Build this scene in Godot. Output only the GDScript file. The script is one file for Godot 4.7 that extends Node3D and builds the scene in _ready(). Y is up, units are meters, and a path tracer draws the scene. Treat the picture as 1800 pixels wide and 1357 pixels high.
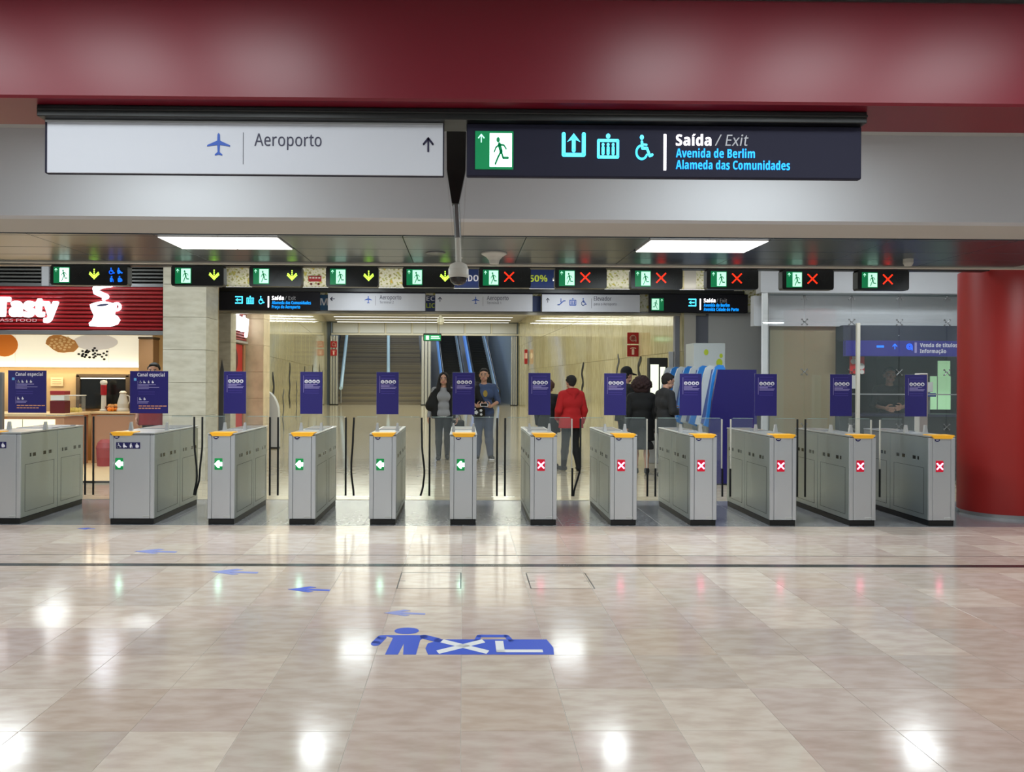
extends Node3D
# A metro station hall with a row of ticket gates. Distances in metres; the camera stands at z = 0 and looks towards -z.
var M := {}
var used := {}
var FONT := SystemFont.new()
var BOLD := SystemFont.new()
var rng := RandomNumberGenerator.new()

# ---------------------------------------------------------------- materials
func mat(key: String, c: Color, rough := 0.6, metal := 0.0, glow := 0.0, alpha := 1.0) -> StandardMaterial3D:
	var m := StandardMaterial3D.new()
	m.resource_name = key
	m.albedo_color = Color(c.r, c.g, c.b, alpha)
	m.roughness = rough
	m.metallic = metal
	if alpha < 1.0:
		m.transparency = BaseMaterial3D.TRANSPARENCY_ALPHA
	if glow > 0.0:
		m.emission_enabled = true
		m.emission = c
		m.emission_energy_multiplier = glow
	M[key] = m
	return m

func noise_tex(freq: float, cols: Array, offs: Array, sd: int, size := 512, kind := FastNoiseLite.TYPE_SIMPLEX_SMOOTH, oct := 5) -> NoiseTexture2D:
	var n := FastNoiseLite.new()
	n.noise_type = kind
	n.frequency = freq
	n.seed = sd
	n.fractal_octaves = oct
	var g := Gradient.new()
	g.offsets = PackedFloat32Array(offs)
	g.colors = PackedColorArray(cols)
	var t := NoiseTexture2D.new()
	t.width = size
	t.height = size
	t.seamless = true
	t.noise = n
	t.color_ramp = g
	return t

func triplanar(m: StandardMaterial3D, t: Texture2D, s: Vector3, off := Vector3.ZERO) -> void:
	m.albedo_texture = t
	m.uv1_triplanar = true
	m.uv1_world_triplanar = true
	m.uv1_scale = s
	m.uv1_offset = off

# ---------------------------------------------------------------- mesh helpers
func V(x: float, y: float, d: float) -> Vector3:
	return Vector3(x, y, -d)

func S() -> SurfaceTool:
	var st := SurfaceTool.new()
	st.begin(Mesh.PRIMITIVE_TRIANGLES)
	return st

func tri(st: SurfaceTool, a: Vector3, b: Vector3, c: Vector3, n: Vector3) -> void:
	if (b - a).cross(c - a).dot(n) > 0.0:
		var t := b
		b = c
		c = t
	for p in [a, b, c]:
		st.set_normal(n)
		st.add_vertex(p)

func quad(st: SurfaceTool, a: Vector3, b: Vector3, c: Vector3, d: Vector3, n: Vector3) -> void:
	tri(st, a, b, c, n)
	tri(st, a, c, d, n)

func bx(st: SurfaceTool, c: Vector3, s: Vector3, bev := 0.0, xf := Transform3D.IDENTITY) -> void:
	var h := s * 0.5
	var e := minf(bev, minf(h.x, minf(h.y, h.z)) * 0.9)
	var ax := [Vector3.RIGHT, Vector3.UP, Vector3.BACK]
	var hh := [h.x, h.y, h.z]
	var B := xf.basis
	for i in 3:
		var j := (i + 1) % 3
		var k := (i + 2) % 3
		var u: Vector3 = ax[j] * (hh[j] - e)
		var w: Vector3 = ax[k] * (hh[k] - e)
		for sg in [-1.0, 1.0]:
			var o: Vector3 = c + ax[i] * hh[i] * sg
			quad(st, xf * (o - u - w), xf * (o + u - w), xf * (o + u + w), xf * (o - u + w), B * (ax[i] * sg))
	if e <= 0.0:
		return
	for i in 3:
		var j := (i + 1) % 3
		var k := (i + 2) % 3
		for sj in [-1.0, 1.0]:
			for sk in [-1.0, 1.0]:
				var u: Vector3 = ax[i] * (hh[i] - e)
				var p: Vector3 = c + ax[j] * hh[j] * sj + ax[k] * (hh[k] - e) * sk
				var q: Vector3 = c + ax[j] * (hh[j] - e) * sj + ax[k] * hh[k] * sk
				quad(st, xf * (p - u), xf * (p + u), xf * (q + u), xf * (q - u), B * (ax[j] * sj + ax[k] * sk).normalized())
	for sx in [-1.0, 1.0]:
		for sy in [-1.0, 1.0]:
			for sz in [-1.0, 1.0]:
				var g := Vector3(sx, sy, sz)
				var r := h - Vector3(e, e, e)
				tri(st, xf * (c + Vector3(h.x, r.y, r.z) * g), xf * (c + Vector3(r.x, h.y, r.z) * g), xf * (c + Vector3(r.x, r.y, h.z) * g), B * g.normalized())

# a box given by its extents: x0..x1, y0..y1, depth d0..d1
func ext(st: SurfaceTool, x0: float, x1: float, y0: float, y1: float, d0: float, d1: float, bev := 0.0) -> void:
	bx(st, V((x0 + x1) / 2, (y0 + y1) / 2, (d0 + d1) / 2), Vector3(absf(x1 - x0), absf(y1 - y0), absf(d1 - d0)), bev)

# a polygon of the x-y plane made into a prism between z0 and z1
func prism(st: SurfaceTool, pts: PackedVector2Array, z0: float, z1: float, xf := Transform3D.IDENTITY) -> void:
	if Geometry2D.is_polygon_clockwise(pts):
		pts = pts.duplicate()
		pts.reverse()
	var t := Geometry2D.triangulate_polygon(pts)
	var B := xf.basis
	for i in range(0, t.size(), 3):
		var a := pts[t[i]]
		var b := pts[t[i + 1]]
		var c := pts[t[i + 2]]
		tri(st, xf * Vector3(a.x, a.y, z1), xf * Vector3(b.x, b.y, z1), xf * Vector3(c.x, c.y, z1), B * Vector3.BACK)
		tri(st, xf * Vector3(a.x, a.y, z0), xf * Vector3(b.x, b.y, z0), xf * Vector3(c.x, c.y, z0), B * Vector3.FORWARD)
	for i in pts.size():
		var a := pts[i]
		var b := pts[(i + 1) % pts.size()]
		var e := b - a
		if e.length() > 1e-6:
			quad(st, xf * Vector3(a.x, a.y, z0), xf * Vector3(b.x, b.y, z0), xf * Vector3(b.x, b.y, z1), xf * Vector3(a.x, a.y, z1), B * Vector3(e.y, -e.x, 0).normalized())

func lathe(st: SurfaceTool, prof: Array, n: int, c: Vector3) -> void:
	for i in prof.size() - 1:
		var p: Vector2 = prof[i]
		var q: Vector2 = prof[i + 1]
		var e := q - p
		if e.length() < 1e-6:
			continue
		var nn := Vector2(e.y, -e.x).normalized()
		for k in n:
			var a0 := TAU * k / n
			var a1 := TAU * (k + 1) / n
			var u := Vector3(cos(a0), 0, sin(a0))
			var w := Vector3(cos(a1), 0, sin(a1))
			var v4 := [c + u * p.x + Vector3.UP * p.y, c + w * p.x + Vector3.UP * p.y, c + w * q.x + Vector3.UP * q.y, c + u * q.x + Vector3.UP * q.y]
			var n0 := u * nn.x + Vector3.UP * nn.y
			var n1 := w * nn.x + Vector3.UP * nn.y
			var ns := [n0, n1, n1, n0]
			for f in [[0, 1, 2], [0, 2, 3]]:
				var a: Vector3 = v4[f[0]]
				var b: Vector3 = v4[f[1]]
				var d: Vector3 = v4[f[2]]
				if (b - a).cross(d - a).length() < 1e-12:
					continue
				var o: Array = f if (b - a).cross(d - a).dot(n0) < 0 else [f[0], f[2], f[1]]
				for ix in o:
					st.set_normal(ns[ix])
					st.add_vertex(v4[ix])

func tube(st: SurfaceTool, pts: Array, r: float, n := 8) -> void:
	var rings := []
	for i in pts.size():
		var d: Vector3 = (pts[mini(i + 1, pts.size() - 1)] - pts[maxi(i - 1, 0)]).normalized()
		var s := d.cross(Vector3.RIGHT if absf(d.x) < 0.8 else Vector3.UP).normalized()
		var t := d.cross(s)
		var ring := []
		for k in n:
			ring.append([pts[i] + (s * cos(TAU * k / n) + t * sin(TAU * k / n)) * r, s * cos(TAU * k / n) + t * sin(TAU * k / n)])
		rings.append(ring)
	for i in rings.size() - 1:
		for k in n:
			var a = rings[i][k]
			var b = rings[i][(k + 1) % n]
			var c = rings[i + 1][(k + 1) % n]
			var d = rings[i + 1][k]
			quad(st, a[0], b[0], c[0], d[0], ((a[1] + b[1]) as Vector3).normalized())
	for e in [0, rings.size() - 1]:
		var ctr: Vector3 = pts[e]
		var nd: Vector3 = (pts[0] - pts[1]) if e == 0 else (pts[-1] - pts[-2])
		for k in n:
			tri(st, ctr, rings[e][k][0], rings[e][(k + 1) % n][0], nd.normalized())

# ---------------------------------------------------------------- nodes
func numbered(s: String) -> String:
	if not used.has(s):
		used[s] = 0
		return s
	used[s] += 1
	return "%s_%03d" % [s, used[s]]

func commit(st: SurfaceTool, called: String, m: Material, parent: Node3D, at := Vector3.ZERO) -> MeshInstance3D:
	return put(st.commit(), called, m, parent, at)

func put(mesh: Mesh, called: String, m: Material, parent: Node3D, at := Vector3.ZERO) -> MeshInstance3D:
	var o := MeshInstance3D.new()
	o.mesh = mesh
	o.material_override = m
	o.name = numbered(called) if parent == self else called
	parent.add_child(o, true)
	o.position = at
	return o

func thing(called: String, label: String, cat: String, at := Vector3.ZERO, group := "", turn := 0.0) -> Node3D:
	var o := Node3D.new()
	o.name = numbered(called)
	add_child(o)
	o.position = at
	o.rotation.y = turn
	tag(o, label, cat, group)
	return o

func tag(o: Node3D, label: String, cat: String, group := "") -> Node3D:
	o.set_meta("label", label)
	o.set_meta("category", cat)
	if group:
		o.set_meta("group", group)
	return o

func struct(st: SurfaceTool, called: String, m: Material, label := "") -> MeshInstance3D:
	var o := commit(st, called, m, self)
	o.set_meta("kind", "structure")
	if label:
		o.set_meta("label", label)
	return o

func lettering(s: String, cap: float, m: Material, parent: Node3D, at: Vector3, bold := false, fit := 0.0, called := "lettering", thick := 0.004, slant := 0.0) -> MeshInstance3D:
	var t := TextMesh.new()
	t.text = s
	t.font = BOLD if bold else FONT
	t.font_size = 64
	t.pixel_size = cap / 64.0 / 0.714
	t.depth = thick
	t.curve_step = 1.0
	t.horizontal_alignment = HORIZONTAL_ALIGNMENT_LEFT
	t.vertical_alignment = VERTICAL_ALIGNMENT_BOTTOM
	t.text = "H"
	var hb := t.get_aabb()
	var kh := cap / hb.size.y
	t.text = s
	var o := put(t, called, m, parent, at)
	var w := t.get_aabb()
	var k := fit / w.size.x if fit > 0.0 else kh
	o.transform.basis = Basis(Vector3(k, 0, 0), Vector3(slant, kh, 0), Vector3(0, 0, 1))
	# at is the left end of the baseline
	o.position = at - Vector3(w.position.x * k + slant * hb.position.y, hb.position.y * kh, 0)
	return o

const DESC := 0.0

# ---------------------------------------------------------------- pictograms, drawn in a unit square and built as thin plates
func pdisc(a: Array, x: float, y: float, r: float, n := 16) -> void:
	var p := PackedVector2Array()
	for k in n:
		p.append(Vector2(x + r * cos(TAU * k / n), y + r * sin(TAU * k / n)))
	a.append(p)

func pline(a: Array, pts: Array, w: float, cap := true) -> void:
	for i in pts.size() - 1:
		var p: Vector2 = pts[i]
		var q: Vector2 = pts[i + 1]
		var n := (q - p).orthogonal().normalized() * w * 0.5
		a.append(PackedVector2Array([p + n, p - n, q - n, q + n]))
	if cap:
		for p in pts:
			pdisc(a, p.x, p.y, w * 0.5, 10)

func pring(a: Array, x: float, y: float, r: float, w: float, a0 := 0.0, a1 := TAU, n := 18) -> void:
	var pts := []
	for k in n + 1:
		var t := lerpf(a0, a1, float(k) / n)
		pts.append(Vector2(x + r * cos(t), y + r * sin(t)))
	pline(a, pts, w)

func prect(a: Array, x0: float, y0: float, x1: float, y1: float) -> void:
	a.append(PackedVector2Array([Vector2(x0, y0), Vector2(x1, y0), Vector2(x1, y1), Vector2(x0, y1)]))

func arrow_shape(a: Array, turn: float, w := 0.14) -> void:
	var r := func(x, y): return Vector2(0.5, 0.5) + Vector2(x - 0.5, y - 0.5).rotated(turn)
	pline(a, [r.call(0.5, 0.06), r.call(0.5, 0.9)], w, false)
	pline(a, [r.call(0.14, 0.56), r.call(0.5, 0.93), r.call(0.86, 0.56)], w)

func shape(kind: String) -> Array:
	var a := []
	var v := func(x, y): return Vector2(x, y)
	match kind:
		"plane":
			a.append(PackedVector2Array([v.call(0.5, 1), v.call(0.55, 0.93), v.call(0.56, 0.66), v.call(1, 0.46), v.call(1, 0.4), v.call(0.56, 0.47), v.call(0.54, 0.16), v.call(0.66, 0.06), v.call(0.66, 0.0), v.call(0.5, 0.05), v.call(0.34, 0.0), v.call(0.34, 0.06), v.call(0.46, 0.16), v.call(0.44, 0.47), v.call(0, 0.4), v.call(0, 0.46), v.call(0.44, 0.66), v.call(0.45, 0.93)]))
		"up": arrow_shape(a, 0.0)
		"left": arrow_shape(a, PI / 2)
		"down": arrow_shape(a, PI)
		"exit_up":
			pline(a, [v.call(0.08, 0.95), v.call(0.08, 0.08), v.call(0.92, 0.08), v.call(0.92, 0.95)], 0.16)
			pline(a, [v.call(0.5, 0.26), v.call(0.5, 0.8)], 0.16)
			a.append(PackedVector2Array([v.call(0.22, 0.62), v.call(0.5, 0.98), v.call(0.78, 0.62), v.call(0.5, 0.74)]))
		"exit_left":
			pline(a, [v.call(0.05, 0.92), v.call(0.92, 0.92), v.call(0.92, 0.08), v.call(0.05, 0.08)], 0.16)
			pline(a, [v.call(0.7, 0.5), v.call(0.2, 0.5)], 0.16)
			a.append(PackedVector2Array([v.call(0.38, 0.22), v.call(0.02, 0.5), v.call(0.38, 0.78), v.call(0.26, 0.5)]))
		"lift":
			pline(a, [v.call(0.06, 0.06), v.call(0.94, 0.06), v.call(0.94, 0.72), v.call(0.06, 0.72), v.call(0.06, 0.06)], 0.12)
			pdisc(a, 0.5, 0.9, 0.1)
			for x in [0.27, 0.5, 0.73]:
				pdisc(a, x, 0.56, 0.065)
				pline(a, [v.call(x, 0.44), v.call(x, 0.2)], 0.13)
		"chair":
			pdisc(a, 0.42, 0.9, 0.1)
			pline(a, [v.call(0.42, 0.72), v.call(0.45, 0.46), v.call(0.68, 0.46), v.call(0.82, 0.16), v.call(0.94, 0.2)], 0.12)
			pline(a, [v.call(0.45, 0.62), v.call(0.66, 0.6)], 0.08)
			pring(a, 0.42, 0.3, 0.27, 0.09, 1.9, 5.9)
		"pram":
			pdisc(a, 0.3, 0.88, 0.11)
			a.append(PackedVector2Array([v.call(0.15, 0.72), v.call(0.45, 0.72), v.call(0.6, 0.45), v.call(0.95, 0.25), v.call(0.85, 0.1), v.call(0.5, 0.2), v.call(0.42, 0.05), v.call(0.18, 0.05), v.call(0.1, 0.4)]))
		"cane":
			pdisc(a, 0.5, 0.88, 0.11)
			a.append(PackedVector2Array([v.call(0.3, 0.72), v.call(0.62, 0.72), v.call(0.74, 0.4), v.call(0.62, 0.34), v.call(0.58, 0.05), v.call(0.3, 0.05), v.call(0.24, 0.4)]))
			pline(a, [v.call(0.76, 0.42), v.call(0.78, 0.06)], 0.06)
		"baby":
			pdisc(a, 0.45, 0.88, 0.11)
			a.append(PackedVector2Array([v.call(0.25, 0.72), v.call(0.58, 0.72), v.call(0.85, 0.5), v.call(0.9, 0.2), v.call(0.6, 0.05), v.call(0.25, 0.05), v.call(0.18, 0.4)]))
		"runner":
			pdisc(a, 0.36, 0.84, 0.09)
			pline(a, [v.call(0.42, 0.68), v.call(0.52, 0.44)], 0.16)
			pline(a, [v.call(0.42, 0.68), v.call(0.24, 0.58), v.call(0.16, 0.44)], 0.06)
			pline(a, [v.call(0.46, 0.68), v.call(0.66, 0.66), v.call(0.78, 0.54)], 0.06)
			pline(a, [v.call(0.5, 0.44), v.call(0.36, 0.26), v.call(0.22, 0.04)], 0.08)
			pline(a, [v.call(0.54, 0.42), v.call(0.62, 0.24), v.call(0.88, 0.24)], 0.08)
		"escalator":
			pline(a, [v.call(0.02, 0.1), v.call(0.22, 0.1), v.call(0.78, 0.62), v.call(0.98, 0.62)], 0.13)
			pdisc(a, 0.42, 0.84, 0.08)
			pline(a, [v.call(0.42, 0.68), v.call(0.42, 0.46)], 0.12)
		"hose":
			pring(a, 0.5, 0.5, 0.36, 0.1)
			pring(a, 0.5, 0.5, 0.17, 0.09)
			pline(a, [v.call(0.86, 0.5), v.call(0.86, 0.05)], 0.1)
		"extinguisher":
			prect(a, 0.36, 0.02, 0.66, 0.7)
			pline(a, [v.call(0.2, 0.8), v.call(0.5, 0.9), v.call(0.85, 0.82)], 0.1)
			prect(a, 0.45, 0.68, 0.57, 0.9)
		"ticket":
			prect(a, 0.02, 0.25, 0.98, 0.75)
		"cross":
			pline(a, [v.call(0.1, 0.12), v.call(0.9, 0.88)], 0.2)
			pline(a, [v.call(0.1, 0.88), v.call(0.9, 0.12)], 0.2)
	return a

func polys(st: SurfaceTool, a: Array, at: Vector3, s: Vector2, thick := 0.003) -> void:
	for p in a:
		var q := PackedVector2Array()
		for e in p:
			q.append(Vector2(at.x + (e.x - 0.5) * s.x, at.y + (e.y - 0.5) * s.y))
		prism(st, q, at.z, at.z + thick)

func pic(kind: String, s: float, at: Vector3, m: Material, parent: Node3D, called := "pictogram", sy := 0.0) -> MeshInstance3D:
	var st := S()
	polys(st, shape(kind), Vector3.ZERO, Vector2(s, sy if sy > 0.0 else s))
	return commit(st, called, m, parent, at)

func area(called: String, at: Vector3, size: Vector2, e: float, c: Color, parent: Node3D) -> void:
	var l := AreaLight3D.new()
	l.name = called
	parent.add_child(l, true)
	l.area_size = size
	l.area_normalize_energy = false
	l.light_energy = e * LIGHT
	l.light_color = c
	l.shadow_enabled = true
	l.area_range = 40.0
	l.area_attenuation = 2.0
	l.position = at
	l.rotation.x = -PI / 2

# ---------------------------------------------------------------- people: smooth unions of tapered capsules, meshed as surface nets
# a primitive is [a, b, radius at a, radius at b]; a clip is a plane [normal, offset] whose positive side is cut away
func blob(out: Dictionary, prims: Array, cell: float, k: float, color: Callable, clips := []) -> void:
	var lo := Vector3(1e9, 1e9, 1e9)
	var hi := -lo
	for p in prims:
		var r := maxf(p[2], p[3]) + k + cell * 2.0
		for q in [p[0], p[1]]:
			lo = lo.min(q - Vector3(r, r, r))
			hi = hi.max(q + Vector3(r, r, r))
	var nx := int((hi.x - lo.x) / cell) + 2
	var ny := int((hi.y - lo.y) / cell) + 2
	var nz := int((hi.z - lo.z) / cell) + 2
	var f := PackedFloat32Array()
	f.resize(nx * ny * nz)
	f.fill(1000.0)
	var sy := nx
	var sz := nx * ny
	for p in prims:
		var a: Vector3 = p[0]
		var b: Vector3 = p[1]
		var ra: float = p[2]
		var rb: float = p[3]
		var pad := maxf(ra, rb) + k + cell * 2.0
		var l := a.min(b) - Vector3(pad, pad, pad) - lo
		var h := a.max(b) + Vector3(pad, pad, pad) - lo
		var ba := b - a
		var inv := 1.0 / maxf(ba.dot(ba), 1e-9)
		for z in range(maxi(0, int(l.z / cell)), mini(nz, int(h.z / cell) + 1)):
			for y in range(maxi(0, int(l.y / cell)), mini(ny, int(h.y / cell) + 1)):
				var at := z * sz + y * sy
				for x in range(maxi(0, int(l.x / cell)), mini(nx, int(h.x / cell) + 1)):
					var pa := lo + Vector3(x, y, z) * cell - a
					var t := clampf(pa.dot(ba) * inv, 0.0, 1.0)
					var d := (pa - ba * t).length() - ra - (rb - ra) * t
					var e := f[at + x]
					var g := k - absf(d - e)
					d = minf(d, e)
					if g > 0.0:
						d -= g * g / (4.0 * k)
					f[at + x] = d
	for c in clips:
		var n: Vector3 = c[0]
		for z in nz:
			for y in ny:
				for x in nx:
					var at: int = z * sz + y * sy + x
					if f[at] < 0.1:
						f[at] = maxf(f[at], n.dot(lo + Vector3(x, y, z) * cell) - c[1])
	var ids := PackedInt32Array()
	ids.resize(nx * ny * nz)
	ids.fill(-1)
	var V3: PackedVector3Array = out.v
	var C: PackedColorArray = out.c
	var I: PackedInt32Array = out.i
	var offs := [0, 1, sy, sy + 1, sz, sz + 1, sz + sy, sz + sy + 1]
	var edges := [[0, 1], [2, 3], [4, 5], [6, 7], [0, 2], [1, 3], [4, 6], [5, 7], [0, 4], [1, 5], [2, 6], [3, 7]]
	var far := cell * 2.0
	for z in nz - 1:
		for y in ny - 1:
			for x in nx - 1:
				var at: int = z * sz + y * sy + x
				if absf(f[at]) > far:
					continue
				var m := 0
				for q in 8:
					if f[at + offs[q]] < 0.0:
						m |= 1 << q
				if m == 0 or m == 255:
					continue
				var s := Vector3.ZERO
				var cnt := 0
				for e in edges:
					var i0: int = e[0]
					var i1: int = e[1]
					if ((m >> i0) & 1) != ((m >> i1) & 1):
						var v0 := f[at + offs[i0]]
						var v1 := f[at + offs[i1]]
						var t := v0 / (v0 - v1)
						s += Vector3(i0 & 1, (i0 >> 1) & 1, i0 >> 2).lerp(Vector3(i1 & 1, (i1 >> 1) & 1, i1 >> 2), t)
						cnt += 1
				ids[at] = V3.size()
				var pos := lo + (Vector3(x, y, z) + s / cnt) * cell
				V3.append(pos)
				C.append(color.call(pos))
	for z in range(1, nz - 1):
		for y in range(1, ny - 1):
			for x in range(1, nx - 1):
				var at: int = z * sz + y * sy + x
				if ids[at] < 0:
					continue
				var s0 := f[at] < 0.0
				for ax in 3:
					var st: int = [1, sy, sz][ax]
					if s0 == (f[at + st] < 0.0):
						continue
					var u: int = [sy, sz, 1][ax]
					var w: int = [sz, 1, sy][ax]
					var a := ids[at - u - w]
					var b := ids[at - w]
					var c := ids[at]
					var d := ids[at - u]
					if a < 0 or b < 0 or c < 0 or d < 0:
						continue
					if s0:
						I.append_array([a, c, b, a, d, c])
					else:
						I.append_array([a, b, c, a, c, d])
	out.v = V3
	out.c = C
	out.i = I

func grown() -> Dictionary:
	return {"v": PackedVector3Array(), "c": PackedColorArray(), "i": PackedInt32Array()}

func grown_mesh(o: Dictionary) -> ArrayMesh:
	var v: PackedVector3Array = o.v
	var idx: PackedInt32Array = o.i
	var n := PackedVector3Array()
	n.resize(v.size())
	for i in range(0, idx.size(), 3):
		var g := (v[idx[i + 2]] - v[idx[i]]).cross(v[idx[i + 1]] - v[idx[i]])
		for q in 3:
			n[idx[i + q]] += g
	for i in n.size():
		n[i] = n[i].normalized()
	var a := []
	a.resize(Mesh.ARRAY_MAX)
	a[Mesh.ARRAY_VERTEX] = v
	a[Mesh.ARRAY_NORMAL] = n
	a[Mesh.ARRAY_COLOR] = o.c
	a[Mesh.ARRAY_INDEX] = idx
	var m := ArrayMesh.new()
	m.add_surface_from_arrays(Mesh.PRIMITIVE_TRIANGLES, a)
	return m

func solid(called: String, prims: Array, cell: float, k: float, m: Material, parent: Node3D, clips := []) -> MeshInstance3D:
	var o := grown()
	blob(o, prims, cell, k, func(_p): return Color.WHITE, clips)
	return put(grown_mesh(o), called, m, parent)

# five fingers on a palm: w wrist, d direction of the forearm, n the way the palm faces, t towards the thumb, curl in radians per joint
func hand_prims(w: Vector3, d: Vector3, n: Vector3, t: Vector3, curl: float) -> Array:
	var a := []
	a.append([w, w + d * 0.03, 0.026, 0.026])
	for q in [-0.024, 0.0, 0.024]:
		a.append([w + d * 0.02 + t * q * 0.7, w + d * 0.085 + t * q, 0.017, 0.013])
	var lens := [0.062, 0.078, 0.084, 0.072]
	for i in 4:
		var p: Vector3 = w + d * 0.09 + t * (-0.033 + 0.022 * i)
		var dir := (d + t * (-0.06 + 0.04 * i)).normalized()
		var ang := 0.15
		var l: float = lens[i]
		for s in [0.42, 0.32, 0.26]:
			ang += curl
			var e := dir * cos(ang) + n * sin(ang)
			var q: Vector3 = p + e * l * s
			a.append([p, q, 0.0092, 0.0085])
			p = q
	var b := w + d * 0.03 + t * 0.03
	var m1 := b + (d * 0.6 + t * 0.75 + n * 0.25).normalized() * 0.042
	var m2 := m1 + (d * 0.85 + t * 0.3 + n * (0.3 + curl * 0.5)).normalized() * 0.03
	var m3 := m2 + (d * 0.9 + t * 0.05 + n * (0.3 + curl)).normalized() * 0.026
	a.append_array([[b, m1, 0.016, 0.011], [m1, m2, 0.011, 0.010], [m2, m3, 0.010, 0.008]])
	return a

# joints of a standing figure about 1.75 m tall, facing +z; o overrides single joints
func joints(o: Dictionary) -> Dictionary:
	var j := {
		"sl": Vector3(0.185, 1.415, -0.01), "sr": Vector3(-0.185, 1.415, -0.01), "el": Vector3(0.245, 1.13, -0.03), "er": Vector3(-0.245, 1.13, -0.03),
		"wl": Vector3(0.255, 0.885, 0.03), "wr": Vector3(-0.255, 0.885, 0.03), "hl": Vector3(0.085, 0.92, 0), "hr": Vector3(-0.085, 0.92, 0),
		"kl": Vector3(0.095, 0.5, 0.015), "kr": Vector3(-0.095, 0.5, 0.015), "al": Vector3(0.1, 0.085, -0.02), "ar": Vector3(-0.1, 0.085, -0.02),
		"tl": Vector3(0.125, 0.03, 0.13), "tr": Vector3(-0.125, 0.03, 0.13), "slim": 1.0}
	j.merge(o, true)
	return j

func torso_prims(j: Dictionary, g: float) -> Array:
	var s: float = j.slim
	var sh := 0.085 * s
	return [[Vector3(-0.075 * s, 0.93, 0), Vector3(0.075 * s, 0.93, 0), 0.112 * s + g, 0.112 * s + g],
		[Vector3(-0.055 * s, 1.09, 0.0), Vector3(0.055 * s, 1.09, 0.0), 0.095 * s + g, 0.095 * s + g],
		[Vector3(-sh, 1.28, 0.0), Vector3(sh, 1.28, 0.0), 0.108 * s + g, 0.108 * s + g],
		[Vector3(0, 0.95, 0), Vector3(0, 1.4, -0.01), 0.09 * s + g, 0.085 * s + g],
		[j.sl * Vector3(0.85, 0.99, 1), j.sr * Vector3(0.85, 0.99, 1), 0.058 + g, 0.058 + g],
		[Vector3(0, 1.455, -0.025), j.sl * Vector3(0.8, 1, 1), 0.045 + g, 0.05 + g], [Vector3(0, 1.455, -0.025), j.sr * Vector3(0.8, 1, 1), 0.045 + g, 0.05 + g]]

func arm_prims(j: Dictionary, g: float, fore := 1.0) -> Array:
	var a := []
	for s in ["l", "r"]:
		var S0: Vector3 = j["s" + s]
		var E0: Vector3 = j["e" + s]
		var W0: Vector3 = j["w" + s]
		a.append([S0, E0, 0.054 + g, 0.041 + g])
		if fore > 0.0:
			a.append([E0, E0.lerp(W0, fore), 0.041 + g, 0.041 - 0.012 * fore + g])
	return a

func leg_prims(j: Dictionary, g: float, low := 1.0) -> Array:
	var a := []
	for s in ["l", "r"]:
		var H0: Vector3 = j["h" + s]
		var K0: Vector3 = j["k" + s]
		var A0: Vector3 = j["a" + s]
		a.append([H0, K0, 0.092 * j.slim + g, 0.058 + g])
		a.append([K0, K0.lerp(A0, 0.35 * low), 0.056 + g, 0.058 + g])
		a.append([K0.lerp(A0, 0.35 * low), K0.lerp(A0, low), 0.058 + g, 0.038 + g])
	return a

func foot_prims(j: Dictionary, g: float) -> Array:
	var a := []
	for s in ["l", "r"]:
		var A0: Vector3 = j["a" + s]
		var T0: Vector3 = j["t" + s]
		var back := (A0 - T0) * Vector3(1, 0, 1)
		var heel: Vector3 = T0 + back * 1.25
		a.append([Vector3(heel.x, 0.04 + g, heel.z), Vector3(T0.x, 0.034 + g, T0.z), 0.036 + g, 0.03 + g])
		a.append([A0, Vector3(heel.x, 0.045, heel.z).lerp(T0, 0.25), 0.04 + g, 0.036 + g])
	return a

# head: c its centre, B its turn; returns primitives and a colour for each point (skin, brows, eyes, lips)
func head_prims(c: Vector3, B: Basis) -> Array:
	var p := [[Vector3(0, 0.035, -0.02), Vector3(0, 0.035, -0.02), 0.09, 0.09], [Vector3(0, 0.03, 0.02), Vector3(0, 0.03, 0.02), 0.078, 0.078],
		[Vector3(0, -0.02, 0.02), Vector3(0, -0.085, 0.05), 0.066, 0.034], [Vector3(-0.03, -0.06, 0.035), Vector3(0.03, -0.06, 0.035), 0.038, 0.038],
		[Vector3(0, 0.015, 0.092), Vector3(0, -0.028, 0.106), 0.009, 0.014], [Vector3(-0.012, -0.032, 0.095), Vector3(0.012, -0.032, 0.095), 0.010, 0.010],
		[Vector3(-0.035, 0.025, 0.08), Vector3(0.035, 0.025, 0.08), 0.014, 0.014], [Vector3(-0.018, -0.062, 0.082), Vector3(0.018, -0.062, 0.082), 0.009, 0.009],
		[Vector3(-0.018, -0.074, 0.08), Vector3(0.018, -0.074, 0.08), 0.010, 0.010],
		[Vector3(-0.088, 0.015, -0.012), Vector3(-0.084, -0.022, -0.005), 0.016, 0.011], [Vector3(0.088, 0.015, -0.012), Vector3(0.084, -0.022, -0.005), 0.016, 0.011]]
	var a := []
	for q in p:
		a.append([c + B * q[0], c + B * q[1], q[2], q[3]])
	return a

func face_color(c: Vector3, B: Basis, skin: Color, hairc: Color) -> Callable:
	var Bi := B.inverse()
	return func(p):
		var q: Vector3 = Bi * (p - c)
		var ax := absf(q.x)
		if q.z > 0.05 and Vector2(ax - 0.034, (q.y - 0.008) * 1.5).length() < 0.014:
			return Color(0.02, 0.015, 0.012) if Vector2(ax - 0.034, q.y - 0.008).length() < 0.009 else Color(0.55, 0.5, 0.47)
		if q.z > 0.05 and ax > 0.014 and ax < 0.055 and absf(q.y - 0.033 + ax * 0.05) < 0.006:
			return hairc
		if q.z > 0.06 and ax < 0.026 and absf(q.y + 0.068) < 0.010:
			return Color(0.38, 0.12, 0.1)
		return skin

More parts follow.
